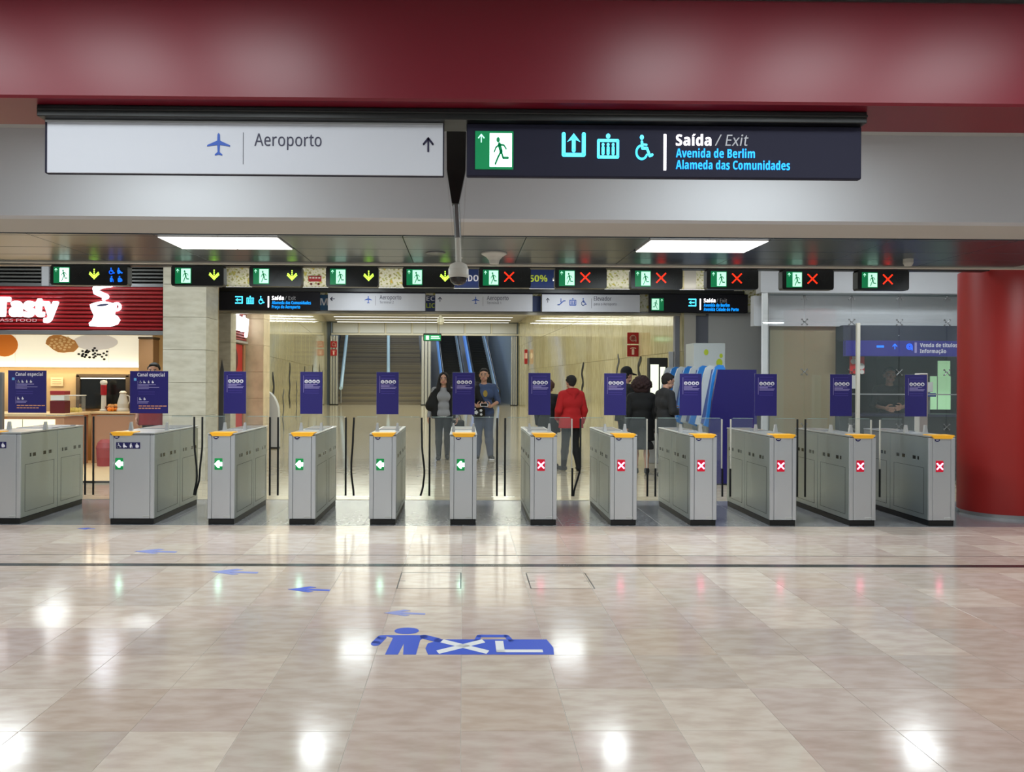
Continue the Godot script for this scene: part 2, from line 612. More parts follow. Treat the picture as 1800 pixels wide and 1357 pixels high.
# builds the body as one continuous surface; clothing, hair and shoes are its children
func person(label: String, at: Vector3, turn: float, height: float, o: Dictionary, group := "") -> Node3D:
	var j := joints(o)
	var skin: Color = o.get("skin", Color(0.5, 0.27, 0.18))
	var hairc: Color = o.get("hair", Color(0.012, 0.009, 0.008))
	var HB := Basis.from_euler(Vector3(o.get("nod", 0.0), o.get("look", 0.0), o.get("tilt", 0.0)))
	var hc: Vector3 = Vector3(0, 1.64, 0.015) + o.get("lean", Vector3.ZERO)
	var g := grown()
	var plain := func(_p): return skin
	var neck := [[Vector3(0, 1.40, -0.015), hc + HB * Vector3(0, -0.05, -0.02), 0.056, 0.05]]
	blob(g, torso_prims(j, -0.006) + arm_prims(j, -0.003) + leg_prims(j, -0.006) + foot_prims(j, -0.008) + neck, 0.015, 0.03, plain)
	blob(g, head_prims(hc, HB) + neck, 0.005, 0.016, face_color(hc, HB, skin, hairc))
	for s in ["l", "r"]:
		var sg := 1.0 if s == "l" else -1.0
		var W0: Vector3 = j["w" + s]
		var d: Vector3 = o.get("hd" + s, (W0 - j["e" + s]).normalized())
		var n: Vector3 = o.get("hn" + s, Vector3(-sg, 0, 0.1))
		n = (n - d * n.dot(d)).normalized()
		var t := n.cross(d).normalized() * sg
		if o.has("ht" + s):
			t = o["ht" + s]
		blob(g, hand_prims(W0, d, n, t, o.get("curl", 0.3)) + [[j["e" + s].lerp(W0, 0.8), W0, 0.030, 0.027]], 0.0045, 0.007, plain)
	var root := Node3D.new()
	root.name = numbered("person")
	add_child(root)
	tag(root, label, "person", group)
	root.position = at
	root.rotation.y = turn
	put(grown_mesh(g), "body", M.skin, root)
	# trousers, top, shoes
	var has_skirt: bool = o.has("skirt")
	if not has_skirt:
		solid("trousers", leg_prims(j, 0.012 + o.get("loose", 0.0), 0.97) + torso_prims(j, 0.006).slice(0, 1), 0.014, 0.03, M[o.trousers], root, [[Vector3.UP, 1.02]])
	else:
		solid("skirt", [[Vector3(-0.09, 0.95, 0), Vector3(0.09, 0.95, 0), 0.13, 0.13], [Vector3(-0.08, 0.5, 0), Vector3(0.08, 0.5, 0), 0.15, 0.15], [Vector3(0, 0.95, 0), Vector3(0, 0.5, 0), 0.14, 0.16]], 0.014, 0.03, M[o.skirt], root, [[Vector3.DOWN, -0.46]])
	var hem: float = o.get("hem", 0.88)
	var bulk: float = o.get("bulk", 0.0)
	var top := torso_prims(j, 0.012 + bulk)
	if hem < 0.84:
		top += [[Vector3(-0.1, hem, 0), Vector3(0.1, hem, 0), 0.13, 0.13], [Vector3(-0.09, 0.95, 0), Vector3(-0.1, hem, 0), 0.13, 0.14], [Vector3(0.09, 0.95, 0), Vector3(0.1, hem, 0), 0.13, 0.14]]
	# the hem cuts the torso only, so the arms are meshed apart
	var gt := grown()
	var w := func(_p): return Color.WHITE
	blob(gt, top, 0.014, 0.035, w, [[Vector3.DOWN, -hem]] if o.has("collar") else [[Vector3.DOWN, -hem], [Vector3(0, 0.94, 0.34), 1.395]])
	blob(gt, arm_prims(j, 0.012 + bulk * 0.7, o.get("sleeve", 0.97)), 0.013, 0.02, w, o.get("cuff", []))
	if o.has("collar"):
		blob(gt, [[Vector3(-0.03, 1.46, -0.01), Vector3(0.03, 1.46, -0.01), o.collar, o.collar]], 0.013, 0.02, w)
	put(grown_mesh(gt), o.get("top_name", "shirt"), M[o.top], root)
	var gs := grown()
	blob(gs, foot_prims(j, 0.008), 0.011, 0.02, w, [[Vector3.DOWN, -0.004], [Vector3.UP, 0.115]])
	put(grown_mesh(gs), "shoes", M[o.get("shoes", "black_cloth")], root)
	# hair
	var hp := []
	for q in o.get("hair_shape", [[Vector3(0, 0.055, -0.025), Vector3(0, 0.055, -0.025), 0.094, 0.094], [Vector3(0, 0.0, -0.05), Vector3(0, 0.03, -0.05), 0.07, 0.08], [Vector3(-0.04, 0.095, 0.045), Vector3(0.04, 0.095, 0.045), 0.028, 0.028], [Vector3(-0.078, 0.02, -0.02), Vector3(-0.078, 0.05, 0.0), 0.02, 0.026], [Vector3(0.078, 0.02, -0.02), Vector3(0.078, 0.05, 0.0), 0.02, 0.026]]):
		hp.append([hc + HB * q[0], hc + HB * q[1], q[2], q[3]])
	solid("hair", hp, 0.008, 0.02, M[o.get("hair_mat", "black_hair")], root)
	var sc := height / 1.75
	root.scale = Vector3(sc, sc, sc)
	return root

# ---------------------------------------------------------------- ticket gates
const PITCH := 0.886
const GATE_FRONT := 8.78
const GATE_LONG := 1.44

# one swing of glass with its rubber edge; side -1 / +1, reach from the cabinet to the edge; bend lists (height, offset) of the rubber
func flap(root: Node3D, side: float, half: float, reach: float, style: String, bend: Array) -> void:
	var st := S()
	var z := GATE_LONG / 2 - 0.58
	var x0 := half - 0.02
	var x1 := half + reach
	var p := PackedVector2Array()
	p.append(Vector2(x0 * side, 0.23))
	p.append(Vector2(x1 * side, 0.23))
	for k in 5:
		var a := PI / 2 * k / 4
		p.append(Vector2((x1 - 0.03 + 0.03 * cos(a)) * side, 1.135 + 0.03 * sin(a)))
	p.append(Vector2(x0 * side, 1.165))
	prism(st, p, -0.006, 0.006)
	var g := commit(st, "glass_flap", M.glass, root, Vector3(0, 0, z))
	var rim := S()
	bx(rim, Vector3((x0 + x1 - 0.03) / 2 * side, 1.163, 0), Vector3(x1 - x0 - 0.03, 0.006, 0.014), 0.001)
	commit(rim, "polished_edge", M.glass_edge, g)
	var r := S()
	var pts := []
	var lo := 0.24
	var hi := 1.155
	if style == "white":
		var e := S()
		bx(e, Vector3((x1 - 0.006) * side, 0.86, 0.002), Vector3(0.014, 0.58, 0.02), 0.003)
		commit(e, "bright_edge", M.trim_light, g)
		hi = 0.57
	for i in 17:
		var y := lerpf(hi, lo, i / 16.0)
		var dx := 0.0
		for k in bend.size() - 1:
			var a: Vector2 = bend[k]
			var b: Vector2 = bend[k + 1]
			if y <= a.x and y >= b.x:
				dx = lerpf(a.y, b.y, smoothstep(0.0, 1.0, (a.x - y) / maxf(a.x - b.x, 1e-4)))
		pts.append(Vector3(x1 * side + dx, y, 0.014))
	tube(r, pts, 0.0115, 8)
	commit(r, "rubber_edge", M.rubber, g)

func gate(x: float, w: float, green: bool, label: String, special := false, mirror_face := false) -> Node3D:
	var t := thing("ticket_gate", label, "ticket gate", V(x, 0, GATE_FRONT + GATE_LONG / 2), "row of steel ticket gates")
	var L := GATE_LONG
	var h := w / 2
	var st := S()
	bx(st, Vector3(0, 0.03, 0), Vector3(w - 0.014, 0.06, L - 0.014), 0.004)
	commit(st, "plinth", M.plinth, t)
	st = S()
	bx(st, Vector3(0, 0.525, 0), Vector3(w - 0.012, 0.93, L - 0.012), 0.003)
	commit(st, "body", M.steel_dark, t)
	# front cladding in three strips with thin dark seams between
	var fz := L / 2 - 0.004
	for q in [[-h + 0.0, -h + 0.044], [-h + 0.047, h - 0.047], [h - 0.044, h]]:
		st = S()
		bx(st, Vector3((q[0] + q[1]) / 2, 0.522, fz), Vector3(q[1] - q[0], 0.916, 0.016), 0.004)
		commit(st, "front_panel", M.steel_front, t)
	for q in [[-L / 2 + 0.004, -0.08], [-0.074, L / 2 - 0.014]]:
		for s in [-1.0, 1.0]:
			st = S()
			bx(st, Vector3(s * (h - 0.006), 0.522, (q[0] + q[1]) / 2), Vector3(0.012, 0.916, q[1] - q[0]), 0.003)
			var sp := commit(st, "side_panel", M.steel_side, t)
			var d := S()
			var zc: float = (q[0] + q[1]) / 2
			var lz: float = q[1] - q[0] - 0.16
			for e in [[zc - lz / 2, 0.38, 0.004, 0.52], [zc + lz / 2, 0.38, 0.004, 0.52]]:
				bx(d, Vector3(s * h, e[1], e[0]), Vector3(0.003, e[3], e[2]))
			for y in [0.12, 0.64]:
				bx(d, Vector3(s * h, y, zc), Vector3(0.003, 0.004, lz))
			commit(d, "access_door", M.seam, sp)
			for e in [-0.22, -0.1, 0.12, 0.2]:
				var dk := S()
				bx(dk, Vector3(s * h, 0.74, zc + e), Vector3(0.004, 0.04, 0.06 if e < 0.15 else 0.03), 0.001)
				commit(dk, "sensor_window", M.sensor, sp)
	st = S()
	bx(st, Vector3(0, 0.995, -0.002), Vector3(w + 0.008, 0.018, L + 0.006), 0.005)
	commit(st, "top_cover", M.steel_top, t)
	st = S()
	bx(st, Vector3(0, 1.006, -0.3), Vector3(w - 0.07, 0.012, 0.6), 0.004)
	commit(st, "service_lid", M.steel_dark2, t)
	# amber card reader on the front edge
	var rx := 0.0 if not special else -h + 0.135
	st = S()
	prism(st, PackedVector2Array([Vector2(-0.128, 1.012), Vector2(0.128, 1.012), Vector2(0.124, 1.0), Vector2(0.098, 0.972), Vector2(-0.098, 0.972), Vector2(-0.124, 1.0)]), L / 2 - 0.16, L / 2 + 0.016)
	commit(st, "card_reader", M.amber, t, Vector3(rx + 0.006, 0, 0))
	st = S()
	var semi := PackedVector2Array()
	for k in 13:
		semi.append(Vector2(0.03 * cos(PI + PI * k / 12), 0.028 * sin(PI + PI * k / 12)))
	prism(st, semi, 0, 0.004)
	var bd := commit(st, "badge", M.navy, t, Vector3(rx - 0.055, 0.966, L / 2 + 0.004))
	st = S()
	bx(st, Vector3(0, -0.009, 0.004), Vector3(0.03, 0.006, 0.002))
	commit(st, "badge_print", M.white_print, bd)
	# lit display with an arrow or a cross
	st = S()
	bx(st, Vector3.ZERO, Vector3(0.086, 0.128, 0.012), 0.004)
	var dp := commit(st, "display", M.green_panel if green else M.red_panel, t, Vector3(rx - 0.028, 0.665, L / 2 + 0.003))
	if green:
		st = S()
		prism(st, PackedVector2Array([Vector2(-0.042, 0), Vector2(-0.004, 0.04), Vector2(0.012, 0.04), Vector2(0.012, 0.022), Vector2(0.04, 0.022), Vector2(0.04, -0.022), Vector2(0.012, -0.022), Vector2(0.012, -0.04), Vector2(-0.004, -0.04)]), 0.006, 0.009)
		commit(st, "lit_arrow", M.arrow_white, dp)
	else:
		st = S()
		polys(st, shape("cross"), Vector3(0, 0, 0.006), Vector2(0.075, 0.08))
		commit(st, "lit_cross", M.cross_white, dp)
	st = S()
	bx(st, Vector3.ZERO, Vector3(0.075, 0.018, 0.003), 0.001)
	var mk := commit(st, "maker_plate", M.plate, t, Vector3(h - 0.085, 0.088, L / 2 + 0.006))
	st = S()
	for k in 5:
		bx(st, Vector3(-0.026 + k * 0.013, 0, 0.002), Vector3(0.008, 0.009, 0.001))
	commit(st, "plate_print", M.steel_side, mk)
	if special:
		var k := 0
		for kind in ["chair", "pram", "cane", "baby"]:
			st = S()
			bx(st, Vector3.ZERO, Vector3(0.064, 0.07, 0.004), 0.001)
			var sq := commit(st, "pictogram_tile", M.navy, t, Vector3(rx + 0.0 + k * 0.066 - 0.03, 0.865, L / 2 + 0.006))
			pic(kind, 0.054, Vector3(0, 0, 0.002), M.white_print, sq)
			k += 1
	return t

# the notice that stands on a gate in two clamps
func notice(x: float, w: float, special: bool, label: String) -> Node3D:
	var t := thing("gate_notice", label, "sign", V(x, 1.004, 9.3), "blue notices on the ticket gates")
	var st := S()
	bx(st, Vector3(0, 0.345, 0), Vector3(w + 0.012, 0.69, 0.008), 0.002)
	commit(st, "glass_pane", M.glass, t)
	for s in [-1.0, 1.0]:
		st = S()
		prism(st, PackedVector2Array([Vector2(-0.022, 0), Vector2(0.022, 0), Vector2(0.01, 0.09), Vector2(-0.008, 0.09)]), -0.02, 0.02)
		commit(st, "clamp", M.clamp, t, Vector3(s * (w / 2 - 0.012), 0, 0))
	st = S()
	bx(st, Vector3(0, 0.437, 0.006), Vector3(w, 0.49, 0.004), 0.001)
	var b := commit(st, "panel", M.notice_blue, t)
	var z := 0.0085
	if special:
		lettering("Canal especial", 0.040, M.white_print, b, Vector3(-0.135, 0.620, z), true, 0.315, "lettering", 0.002)
		st = S()
		bx(st, Vector3(-0.16, 0.585, z), Vector3(0.03, 0.03, 0.002), 0.001)
		commit(st, "sticker", M.sky_print, b)
		for k in 4:
			pic(["chair", "pram", "cane", "baby"][k], 0.034, Vector3(-0.098 + k * 0.047, 0.556, z), M.white_print, b)
		for k in 2:
			pic(["pram", "baby"][k], 0.034, Vector3(-0.098 + k * 0.047, 0.36, z), M.white_print, b)
		st = S()
		for e in [[0.2, 0.525], [0.12, 0.51], [0.24, 0.493], [0.12, 0.478], [0.12, 0.327], [0.11, 0.312]]:
			bx(st, Vector3(-0.122 + e[0] / 2, e[1], z), Vector3(e[0], 0.006, 0.001))
		bx(st, Vector3(-0.13, 0.52, z), Vector3(0.003, 0.1, 0.001))
		bx(st, Vector3(-0.13, 0.34, z), Vector3(0.003, 0.08, 0.001))
		commit(st, "small_print", M.faint_print, b).set_meta("kind", "stuff")
		st = S()
		for e in [[0.33, 0.277], [0.26, 0.25]]:
			for k in 7:
				bx(st, Vector3(-0.122 + e[0] * (k + 0.5) / 7, e[1], z), Vector3(e[0] / 7 - 0.008, 0.011, 0.001))
		commit(st, "orange_print", M.orange_print, b).set_meta("kind", "stuff")
		st = S()
		for y in [0.44, 0.415]:
			bx(st, Vector3(-0.03, y, z), Vector3(0.19, 0.008, 0.001))
		commit(st, "faded_print", M.faded_print, b).set_meta("kind", "stuff")
	else:
		for k in 4:
			st = S()
			var a := []
			pdisc(a, 0.5, 0.5, 0.5, 20)
			polys(st, a, Vector3(-0.058 + k * 0.045, 0.57, z), Vector2(0.042, 0.042), 0.002)
			var dsc := commit(st, "white_disc", M.white_print, b)
			pic(["chair", "pram", "cane", "baby"][k], 0.026, Vector3(-0.058 + k * 0.045, 0.57, z + 0.002), M.notice_blue, dsc)
		st = S()
		for e in [[0.15, 0.535], [0.1, 0.521], [0.18, 0.508], [0.17, 0.494]]:
			bx(st, Vector3(-0.078 + e[0] / 2, e[1], z), Vector3(e[0], 0.006, 0.001))
		bx(st, Vector3(-0.09, 0.54, z), Vector3(0.003, 0.2, 0.001))
		commit(st, "small_print", M.faint_print, b).set_meta("kind", "stuff")
		st = S()
		for y in [0.645, 0.61, 0.46, 0.435]:
			bx(st, Vector3(0.005, y, z), Vector3(0.16, 0.008, 0.001))
		commit(st, "faded_print", M.faded_print, b).set_meta("kind", "stuff")
	return t

func led_dots(st: SurfaceTool, pts: Array, r: float) -> void:
	for p in pts:
		var a := []
		pdisc(a, 0.5, 0.5, 0.5, 8)
		polys(st, a, Vector3(p.x, p.y, 0), Vector2(r * 2, r * 2), 0.003)

func exit_panel(parent: Node3D, at: Vector3, s: float, mir := false, bright := false) -> void:
	var st := S()
	bx(st, Vector3.ZERO, Vector3(s, s, 0.008), 0.002)
	var p := commit(st, "exit_panel", M.exit_green, parent, at)
	var sg := -1.0 if mir else 1.0
	st = S()
	bx(st, Vector3(sg * s * 0.17, 0, 0.005), Vector3(s * 0.58, s * 0.88, 0.003), 0.001)
	var d := commit(st, "lit_doorway", M.exit_white_bright if bright else M.exit_white, p)
	st = S()
	polys(st, shape("runner"), Vector3(sg * s * 0.17, 0, 0.0065), Vector2(sg * s * 0.5, s * 0.78), 0.002)
	commit(st, "running_figure", M.exit_green, d)
	st = S()
	polys(st, shape("up"), Vector3(-sg * s * 0.34, s * 0.3, 0.004), Vector2(s * 0.2, s * 0.24), 0.002)
	commit(st, "small_arrow", M.exit_white, p)

# lane indicator hanging from the rail above a lane
func indicator(x: float, w: float, open: bool, wide: bool, label: String) -> Node3D:
	var t := thing("lane_indicator", label, "sign", V(x, 2.675, 9.31), "lane indicators above the gates")
	var st := S()
	var h := 0.24
	prism(st, PackedVector2Array([Vector2(-w / 2 + 0.012, 0), Vector2(w / 2 - 0.012, 0), Vector2(w / 2, 0.02), Vector2(w / 2, h - 0.03), Vector2(w / 2 - 0.02, h), Vector2(-w / 2 + 0.02, h), Vector2(-w / 2, h - 0.03), Vector2(-w / 2, 0.02)]), -0.06, 0.06)
	commit(st, "housing", M.black_case, t)
	exit_panel(t, Vector3(-w / 2 + (0.14 if not wide else 0.13), 0.115, 0.062), 0.185, false, wide)
	var ax := w / 2 - 0.11 if not wide else 0.06
	var cx := 0.02 if not wide else -0.12
	var arrow := []
	for k in 5:
		arrow.append(Vector2(0, 0.055 - k * 0.022))
	for k in range(1, 5):
		arrow.append(Vector2(-k * 0.013, -0.05 + k * 0.013))
		arrow.append(Vector2(k * 0.013, -0.05 + k * 0.013))
		arrow.append(Vector2(-k * 0.013 + 0.006, -0.032 + k * 0.013))
		arrow.append(Vector2(k * 0.013 - 0.006, -0.032 + k * 0.013))
	arrow.append(Vector2(0, -0.05))
	var cross := []
	for k in range(-4, 5):
		cross.append(Vector2(k * 0.0125, k * 0.0125))
		cross.append(Vector2(k * 0.0125, -k * 0.0125))
	if not open:
		cx = 0.05
	st = S()
	led_dots(st, arrow, 0.0085 if open else 0.004)
	commit(st, "led_arrow", M.led_green if open else M.led_off, t, Vector3(ax, 0.125, 0.061))
	st = S()
	led_dots(st, cross, 0.0042 if open else 0.0085)
	commit(st, "led_cross", M.led_off_red if open else M.led_red, t, Vector3(cx, 0.125, 0.061))
	if wide:
		for k in 4:
			pic(["chair", "pram", "cane", "baby"][k], 0.075, Vector3(0.26 + (k % 2) * 0.095, 0.165 - (k / 2) * 0.095, 0.061), M.led_blue, t, "lit_pictogram")
	return t

func materials() -> void:
	FONT.font_names = PackedStringArray(["Droid Sans"])
	BOLD.font_names = PackedStringArray(["Droid Sans"])
	BOLD.font_weight = 700
	rng.seed = 7
	# polished limestone floor: six tones over one veined texture
	var vein := noise_tex(0.012, [Color(0.90, 0.865, 0.84), Color(0.95, 0.92, 0.90), Color(0.975, 0.955, 0.94), Color(1, 0.99, 0.98)], [0.0, 0.4, 0.62, 1.0], 11, 512)
	var k := 0
	for c in [Color(0.77, 0.725, 0.685), Color(0.75, 0.69, 0.645), Color(0.755, 0.70, 0.67), Color(0.735, 0.69, 0.655), Color(0.80, 0.755, 0.715), Color(0.74, 0.68, 0.65)]:
		var m := mat("floor_stone_%d" % k, c, 0.13)
		triplanar(m, vein, Vector3(0.55, 1, 1.5), Vector3(0.37 * k, 0, 0.61 * k))
		k += 1
	triplanar(mat("far_floor", Color(0.74, 0.71, 0.62), 0.1), vein, Vector3(0.4, 1, 0.8))
	triplanar(mat("grey_floor", Color(0.50, 0.50, 0.51), 0.16), noise_tex(0.05, [Color(0.85, 0.85, 0.86), Color(1, 1, 1)], [0.2, 0.8], 3, 256), Vector3(1, 1, 1))
	mat("grout", Color(0.78, 0.76, 0.73), 0.6)
	mat("black_strip", Color(0.13, 0.13, 0.14), 0.25)
	mat("floor_blue", Color(0.18, 0.30, 0.72), 0.5)
	mat("floor_blue_pale", Color(0.50, 0.53, 0.75), 0.35)
	mat("floor_white", Color(0.86, 0.86, 0.86), 0.35)
	# shell
	mat("plaster", Color(0.66, 0.66, 0.67), 0.8)
	mat("plaster_warm", Color(0.72, 0.70, 0.67), 0.8)
	mat("plaster_grey", Color(0.77, 0.775, 0.79), 0.85)
	mat("plaster_white", Color(0.80, 0.80, 0.80), 0.85)
	mat("plaster_blue", Color(0.52, 0.53, 0.58), 0.85)
	mat("hall_ceiling", Color(0.72, 0.72, 0.71), 0.85)
	mat("panel_metal", Color(0.25, 0.295, 0.34), 0.3, 0.6)
	mat("trim_light", Color(0.76, 0.74, 0.69), 0.5)
	mat("black_rail", Color(0.035, 0.04, 0.04), 0.4)
	mat("red_paint", Color(0.43, 0.03, 0.115), 0.4)
	mat("red_column", Color(0.55, 0.075, 0.055), 0.45)
	var cream := noise_tex(0.02, [Color(0.82, 0.79, 0.68), Color(0.93, 0.91, 0.82), Color(1, 0.98, 0.92)], [0.1, 0.5, 0.9], 5, 512)
	k = 0
	for c in [Color(0.86, 0.835, 0.73), Color(0.83, 0.80, 0.70), Color(0.88, 0.855, 0.76), Color(0.84, 0.815, 0.72)]:
		triplanar(mat("marble_%d" % k, c, 0.07), cream, Vector3(1.2, 0.16, 1.2), Vector3(0.3 * k, 0.2 * k, 0))
		k += 1
	var soft := noise_tex(0.02, [Color(0.90, 0.89, 0.86), Color(0.96, 0.95, 0.93), Color(1, 1, 0.99)], [0.1, 0.5, 0.9], 8, 256)
	triplanar(mat("pillar_stone", Color(0.80, 0.78, 0.72), 0.3), soft, Vector3(0.5, 1.5, 0.5))
	triplanar(mat("pillar_beige", Color(0.95, 0.87, 0.74), 0.35), soft, Vector3(0.5, 0.5, 0.5), Vector3(0.4, 0, 0))
	mat("stone_inlay", Color(0.12, 0.12, 0.13), 0.3)
	mat("stone_inlay_grey", Color(0.36, 0.37, 0.39), 0.3)
	# gates
	mat("steel_front", Color(0.80, 0.815, 0.83), 0.36, 0.85)
	mat("steel_side", Color(0.68, 0.71, 0.71), 0.34, 0.85)
	mat("steel_top", Color(0.78, 0.78, 0.78), 0.3, 0.85)
	mat("steel_dark", Color(0.16, 0.16, 0.17), 0.5, 0.5)
	mat("steel_dark2", Color(0.5, 0.5, 0.51), 0.4, 0.7)
	mat("seam", Color(0.2, 0.2, 0.2), 0.5)
	mat("sensor", Color(0.06, 0.06, 0.06), 0.2)
	mat("plinth", Color(0.02, 0.02, 0.022), 0.4)
	mat("amber", Color(0.95, 0.68, 0.14), 0.4)
	mat("navy", Color(0.06, 0.06, 0.30), 0.4)
	mat("plate", Color(0.80, 0.80, 0.79), 0.4)
	mat("clamp", Color(0.72, 0.72, 0.72), 0.35, 0.5)
	mat("glass", Color(0.72, 0.80, 0.80), 0.02, 0.0, 0.0, 0.03)
	mat("clear_glass", Color(0.72, 0.80, 0.80), 0.02, 0.0, 0.0, 0.04)
	mat("smoked_glass", Color(0.42, 0.44, 0.42), 0.03, 0.0, 0.0, 0.3)
	mat("glass_edge", Color(0.55, 0.62, 0.60), 0.2)
	mat("rubber", Color(0.015, 0.014, 0.014), 0.6)
	mat("notice_blue", Color(0.09, 0.05, 0.40), 0.55)
	mat("white_print", Color(0.86, 0.85, 0.88), 0.5)
	mat("faint_print", Color(0.62, 0.58, 0.78), 0.5)
	mat("faded_print", Color(0.22, 0.17, 0.50), 0.5)
	mat("orange_print", Color(0.88, 0.60, 0.42), 0.5)
	mat("sky_print", Color(0.40, 0.66, 0.86), 0.5)
	mat("green_panel", Color(0.0, 0.42, 0.20), 0.4, 0.0, 0.8)
	mat("red_panel", Color(0.62, 0.0, 0.12), 0.4, 0.0, 0.7)
	mat("arrow_white", Color(0.75, 1.0, 0.9), 0.4, 0.0, 9.0)
	mat("cross_white", Color(1.0, 0.62, 0.78), 0.4, 0.0, 3.2)
	# signs
	mat("black_case", Color(0.028, 0.03, 0.03), 0.35)
	mat("sign_navy", Color(0.05, 0.04, 0.15), 0.8)
	mat("sign_black", Color(0.05, 0.045, 0.10), 0.7)
	mat("sign_white", Color(0.78, 0.78, 0.81), 0.85)
	mat("sign_ink", Color(0.10, 0.08, 0.22), 0.5)
	mat("sign_grey", Color(0.38, 0.38, 0.42), 0.5)
	mat("sign_blue", Color(0.12, 0.30, 0.66), 0.5)
	mat("lit_white", Color(1, 0.98, 1.0), 0.5, 0.0, 2.6)
	mat("lit_blue", Color(0.04, 0.60, 1.0), 0.5, 0.0, 1.3)
	mat("lit_cyan", Color(0.32, 0.86, 1.0), 0.5, 0.0, 1.4)
	mat("unlit_grey", Color(0.60, 0.60, 0.62), 0.5, 0.0, 0.3)
	mat("exit_green", Color(0.0, 0.46, 0.27), 0.4, 0.0, 0.55)
	mat("exit_white", Color(0.78, 1.0, 0.90), 0.4, 0.0, 0.75)
	mat("exit_white_bright", Color(0.85, 1.0, 0.95), 0.4, 0.0, 1.7)
	mat("led_green", Color(0.75, 1.0, 0.30), 0.4, 0.0, 2.0)
	mat("led_red", Color(1.0, 0.16, 0.05), 0.4, 0.0, 2.4)
	mat("led_off", Color(0.10, 0.11, 0.10), 0.5)
	mat("led_off_red", Color(0.15, 0.06, 0.06), 0.5)
	mat("led_blue", Color(0.05, 0.42, 0.95), 0.4, 0.0, 1.2)
	mat("lamp", Color(1, 1, 0.98), 0.5, 0.0, 2.0)
	mat("lamp_frame", Color(0.8, 0.8, 0.8), 0.4)
	mat("white_plastic", Color(0.78, 0.77, 0.73), 0.45)
	mat("dark_dome", Color(0.10, 0.09, 0.09), 0.08)
	mat("grey_metal", Color(0.5, 0.5, 0.5), 0.35, 0.6)
	mat("pale_metal", Color(0.72, 0.72, 0.72), 0.3, 0.6)
	# kiosk
	mat("kiosk_red", Color(0.60, 0.06, 0.09), 0.35)
	mat("kiosk_red_dark", Color(0.26, 0.02, 0.05), 0.5)
	mat("letters_white", Color(0.97, 0.98, 1), 0.5, 0.0, 2.2)
	mat("letters_pale", Color(0.85, 0.66, 0.68), 0.5)
	mat("louvre", Color(0.40, 0.40, 0.39), 0.4, 0.3)
	mat("dark_gap", Color(0.03, 0.03, 0.03), 0.8)
	mat("kiosk_wall", Color(0.76, 0.64, 0.45), 0.6)
	mat("kiosk_wood", Color(0.74, 0.54, 0.38), 0.45)
	mat("kiosk_wood_dark", Color(0.62, 0.46, 0.30), 0.5)
	mat("kiosk_cream", Color(0.87, 0.76, 0.58), 0.5)
	mat("strip_light", Color(1.0, 0.95, 0.82), 0.5, 0.0, 4.0)
	mat("case_light", Color(1.0, 0.97, 0.82), 0.5, 0.0, 0.9)
	mat("mural_cream", Color(0.92, 0.90, 0.82), 0.5, 0.0, 0.55)
	mat("plate_print_white", Color(0.80, 0.78, 0.75), 0.5, 0.0, 0.35)
	mat("bean", Color(0.10, 0.06, 0.05), 0.5)
	mat("pastry", Color(0.80, 0.56, 0.30), 0.6)
	mat("pastry_top", Color(0.93, 0.80, 0.58), 0.6)
	mat("orange_food", Color(0.92, 0.52, 0.12), 0.5)
	mat("yellow_food", Color(0.90, 0.80, 0.35), 0.5)
	mat("brown_food", Color(0.42, 0.20, 0.10), 0.6)
	mat("dark_red", Color(0.35, 0.05, 0.08), 0.5)
	mat("bin_red", Color(0.60, 0.06, 0.10), 0.35)
	mat("screen_dark", Color(0.07, 0.08, 0.08), 0.15)
	mat("brown_frame", Color(0.30, 0.24, 0.16), 0.5)
	# right side
	mat("olive_wall", Color(0.56, 0.52, 0.40), 0.6)
	mat("office_dark", Color(0.10, 0.10, 0.10), 0.7)
	mat("office_lintel", Color(0.12, 0.11, 0.22), 0.5)
	mat("office_blue", Color(0.14, 0.10, 0.50), 0.4, 0.0, 0.12)
	mat("purple_panel", Color(0.10, 0.075, 0.36), 0.35)
	mat("machine_blue", Color(0.18, 0.50, 0.82), 0.35)
	mat("machine_blue_dark", Color(0.06, 0.22, 0.55), 0.35)
	mat("machine_white", Color(0.80, 0.82, 0.82), 0.4)
	mat("poster_red", Color(0.78, 0.12, 0.12), 0.5)
	mat("paper", Color(0.80, 0.80, 0.78), 0.7)
	mat("window_green", Color(0.66, 0.86, 0.66), 0.5, 0.0, 0.55)
	mat("fire_red", Color(0.62, 0.07, 0.10), 0.45)
	mat("fire_white", Color(0.92, 0.80, 0.76), 0.5)
	mat("bright_panel", Color(0.93, 0.96, 0.86), 0.5, 0.0, 1.0)
	# passage end
	mat("step_stone", Color(0.46, 0.42, 0.36), 0.5)
	mat("step_stone_b", Color(0.41, 0.375, 0.33), 0.5)
	mat("step_stone_c", Color(0.50, 0.455, 0.37), 0.5)
	mat("esc_step", Color(0.16, 0.17, 0.18), 0.45, 0.4)
	mat("esc_riser", Color(0.07, 0.075, 0.08), 0.5, 0.2)
	mat("esc_blue", Color(0.40, 0.60, 0.88), 0.4, 0.0, 0.3)
	mat("esc_pale", Color(0.66, 0.76, 0.86), 0.35)
	mat("hand_rail_black", Color(0.04, 0.05, 0.08), 0.4)
	mat("rail_pale", Color(0.70, 0.80, 0.84), 0.35)
	mat("wall_grey_blue", Color(0.50, 0.55, 0.60), 0.6)
	mat("green_sign", Color(0.0, 0.50, 0.30), 0.4, 0.0, 0.6)
